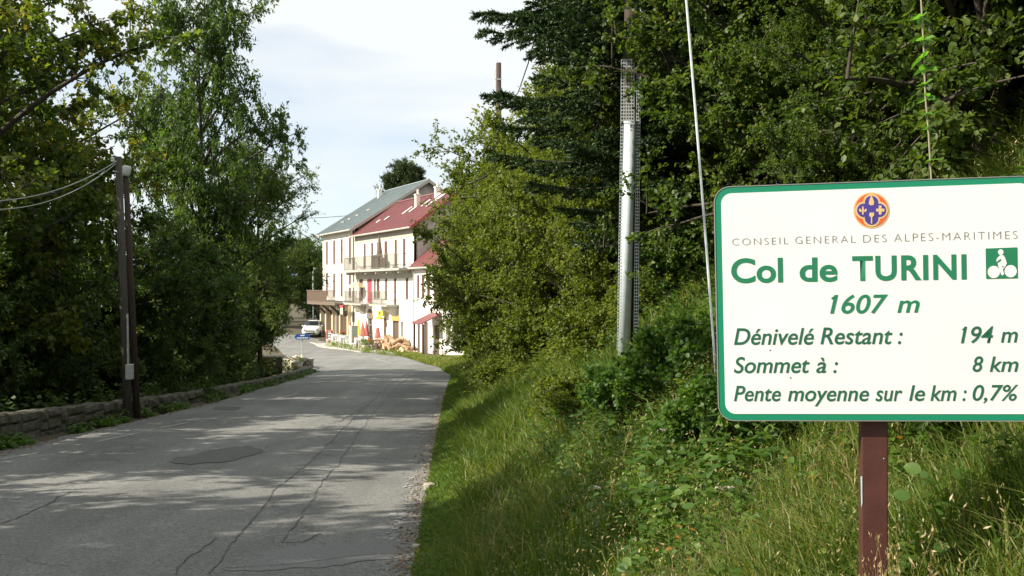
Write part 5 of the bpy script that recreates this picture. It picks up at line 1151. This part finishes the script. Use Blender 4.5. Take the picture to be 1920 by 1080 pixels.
# ------------------------------------------------------------------ left side beyond the wall
t = thing('direction_sign', at(567, 690, 50), 'small blue arrow shaped direction sign on a thin pole by the stone planter', 'sign'); t.location.z = float(zroad(50)); bz = t.location.copy()
MB().tube([(0,0,0),(0,0,at(567,632,50).z-bz.z+.1)], .022, 8).build('pole', M['galv'], t)
ar = [(551.5,632),(556,626.5),(579.5,626.5),(579.5,636.5),(556,636.5)]; mb = MB(); n = 5; vs = [at(x, y, 49.93)-bz for x, y in ar]+[at(x, y, 49.93)-bz+Vector((0,.025,0)) for x, y in ar]
mb.add(vs, [tuple(range(n-1,-1,-1)), tuple(range(n, 2*n))]+[(i, (i+1) % n, (i+1) % n+n, i+n) for i in range(n)]); pn = mb.build('panel', M['blue'], t)
for (x0, y0, x1, y1) in ((563,628,571,630.2),(556.5,632.8,577.5,634.6)):
    mb = MB(); mb.add([at(x, y, 49.92)-bz for x, y in ((x0,y1),(x1,y1),(x1,y0),(x0,y0))], [(0,1,2,3)]); mb.build('white_line', M['white_paint'], pn)
X, Y = (573-960)/F*50.5, 50.5; t = thing('stone_planter', (X, Y, float(zroad(Y))), 'round stacked stone planter at the foot of the blue sign', 'planter', None)
r = random.Random(4); plst = [me.copy() for me in rocks]
for me in plst: me.materials.clear(); me.materials.append(M['planter'])
for c in range(3):
    for i in range(9):
        a = i*2*math.pi/9+c*.35; o = link('stone', plst[r.randrange(10)], t, (.30*math.cos(a), .30*math.sin(a), .08+c*.155)); o.scale = (.17, .20, .145); o.rotation_euler.z = a
MB().lathe([(.26,.1),(.26,.42),(.02,.47)], (0,0,0), 12).build('soil', M['soil'], t)
# pale rubble bank and milk churn like white pot
g = np.random.default_rng(61); rb = thing('rubble_bank', (-9.9, 47.2, float(zroad(47))), 'low pale sunlit bank of rubble between the wooden bin and the stone planter', 'stone wall')
for i in range(60):
    o = link('stone', rocks[int(g.integers(10))], rb); u = g.random(); o.location = (-.55*u-.25+g.normal(0, .08), u*4.5-.3, .05+g.random()*(.55-.25*u)); s = g.uniform(.15, .4); o.scale = (s, s*1.1, s*.7); o.rotation_euler = (g.normal(0, .3), g.normal(0, .3), g.uniform(0, 3)); 
    if i == 0:
        pm = [me.copy() for me in rocks]
        for me in pm: me.materials.clear(); me.materials.append(M['rubble'])
    o.data = pm[int(g.integers(10))]
mb = MB().add([(-1.1,-.4,-.2),(-.1,-.4,-.2),(-.6,4.4,-.2),(-1.6,4.4,-.2),(-.9,-.3,.55),(-.35,-.3,.45),(-.9,4.3,.25),(-1.3,4.3,.25)], [(0,1,5,4),(1,2,6,5),(2,3,7,6),(3,0,4,7),(4,5,6,7)]); mb.build('bank_core', M['rubble'], rb)
t = thing('white_pot', at(562, 690, 49.6), 'white flower pot with a small plant left of the stone planter', 'flower pot'); t.location.z = float(zroad(49.6)); MB().lathe([(.10,0),(.16,.26),(.17,.3),(.14,.3)], (0,0,0), 12).build('pot', M['white_paint'], t)
n = 90; V, Q, k = leaves_geo(np.stack([g.normal(0, .12, n), g.normal(0, .12, n), .32+g.uniform(0, .25, n)], -1), g.normal(size=(n, 3)), g.normal(size=(n, 3)), g.uniform(.05, .1, n), LEAF4, 1.2); link('plant', np_mesh('plant', V, Q, M['herb'], np.repeat(g.random(n), k)), t)
# wooden bin shed with ochre side
D = 43.0; b = at(507, 706, D); b.z = tz(b.x, D)-.1; t = thing('wooden_bin', b, 'wooden bin with ochre boards and grey lid at the far end of the stone wall', 'bin', None, R(12)); H = at(507, 669, D).z-b.z
MB().box((-.42,-.3,0),(.5,.35,H-.04)).build('frame', M['wood_brown'], t)
for i in range(4): MB().box((-.42+.118*i,-.332,.03),(-.31+.118*i,-.302,H-.05)).build('plank', M['ochre'], t)
for i in range(4): MB().box((.06+.112*i,-.332,.03),(.165+.112*i,-.302,H-.05)).build('plank', M['wood_deck'], t)
MB().box((-.48,-.38,H-.038),(.56,.4,H+.02)).build('lid', M['concrete'], t)
# thin lamp post beside the hotel and yellow grit box
t = thing('lamp_post', at(587, 610, 112), 'thin grey lamp post beyond the balcony corner of the hotel', 'lamp post'); t.location.z = float(zroad(112))
MB().tube([(0,0,0),(0,0,6.2),(.3,-.6,6.6)], [.07,.05,.035], 8).build('post', M['galv'], t); MB().box((.2,-1.0,6.55),(.42,-.55,6.65)).build('lamp', M['concrete'], t)
t = thing('grit_box', at(599, 628, 101), 'pale yellow stone box between the white car and the hotel', 'box'); t.location.z = float(zroad(101)); bevel(MB().box((-.6,-.4,0),(.5,.4,1.25)).build('body', M['plaster_cream'], t), .03); MB().box((-.66,-.46,1.251),(.56,.46,1.32)).build('lid', M['plaster_cream'], t)
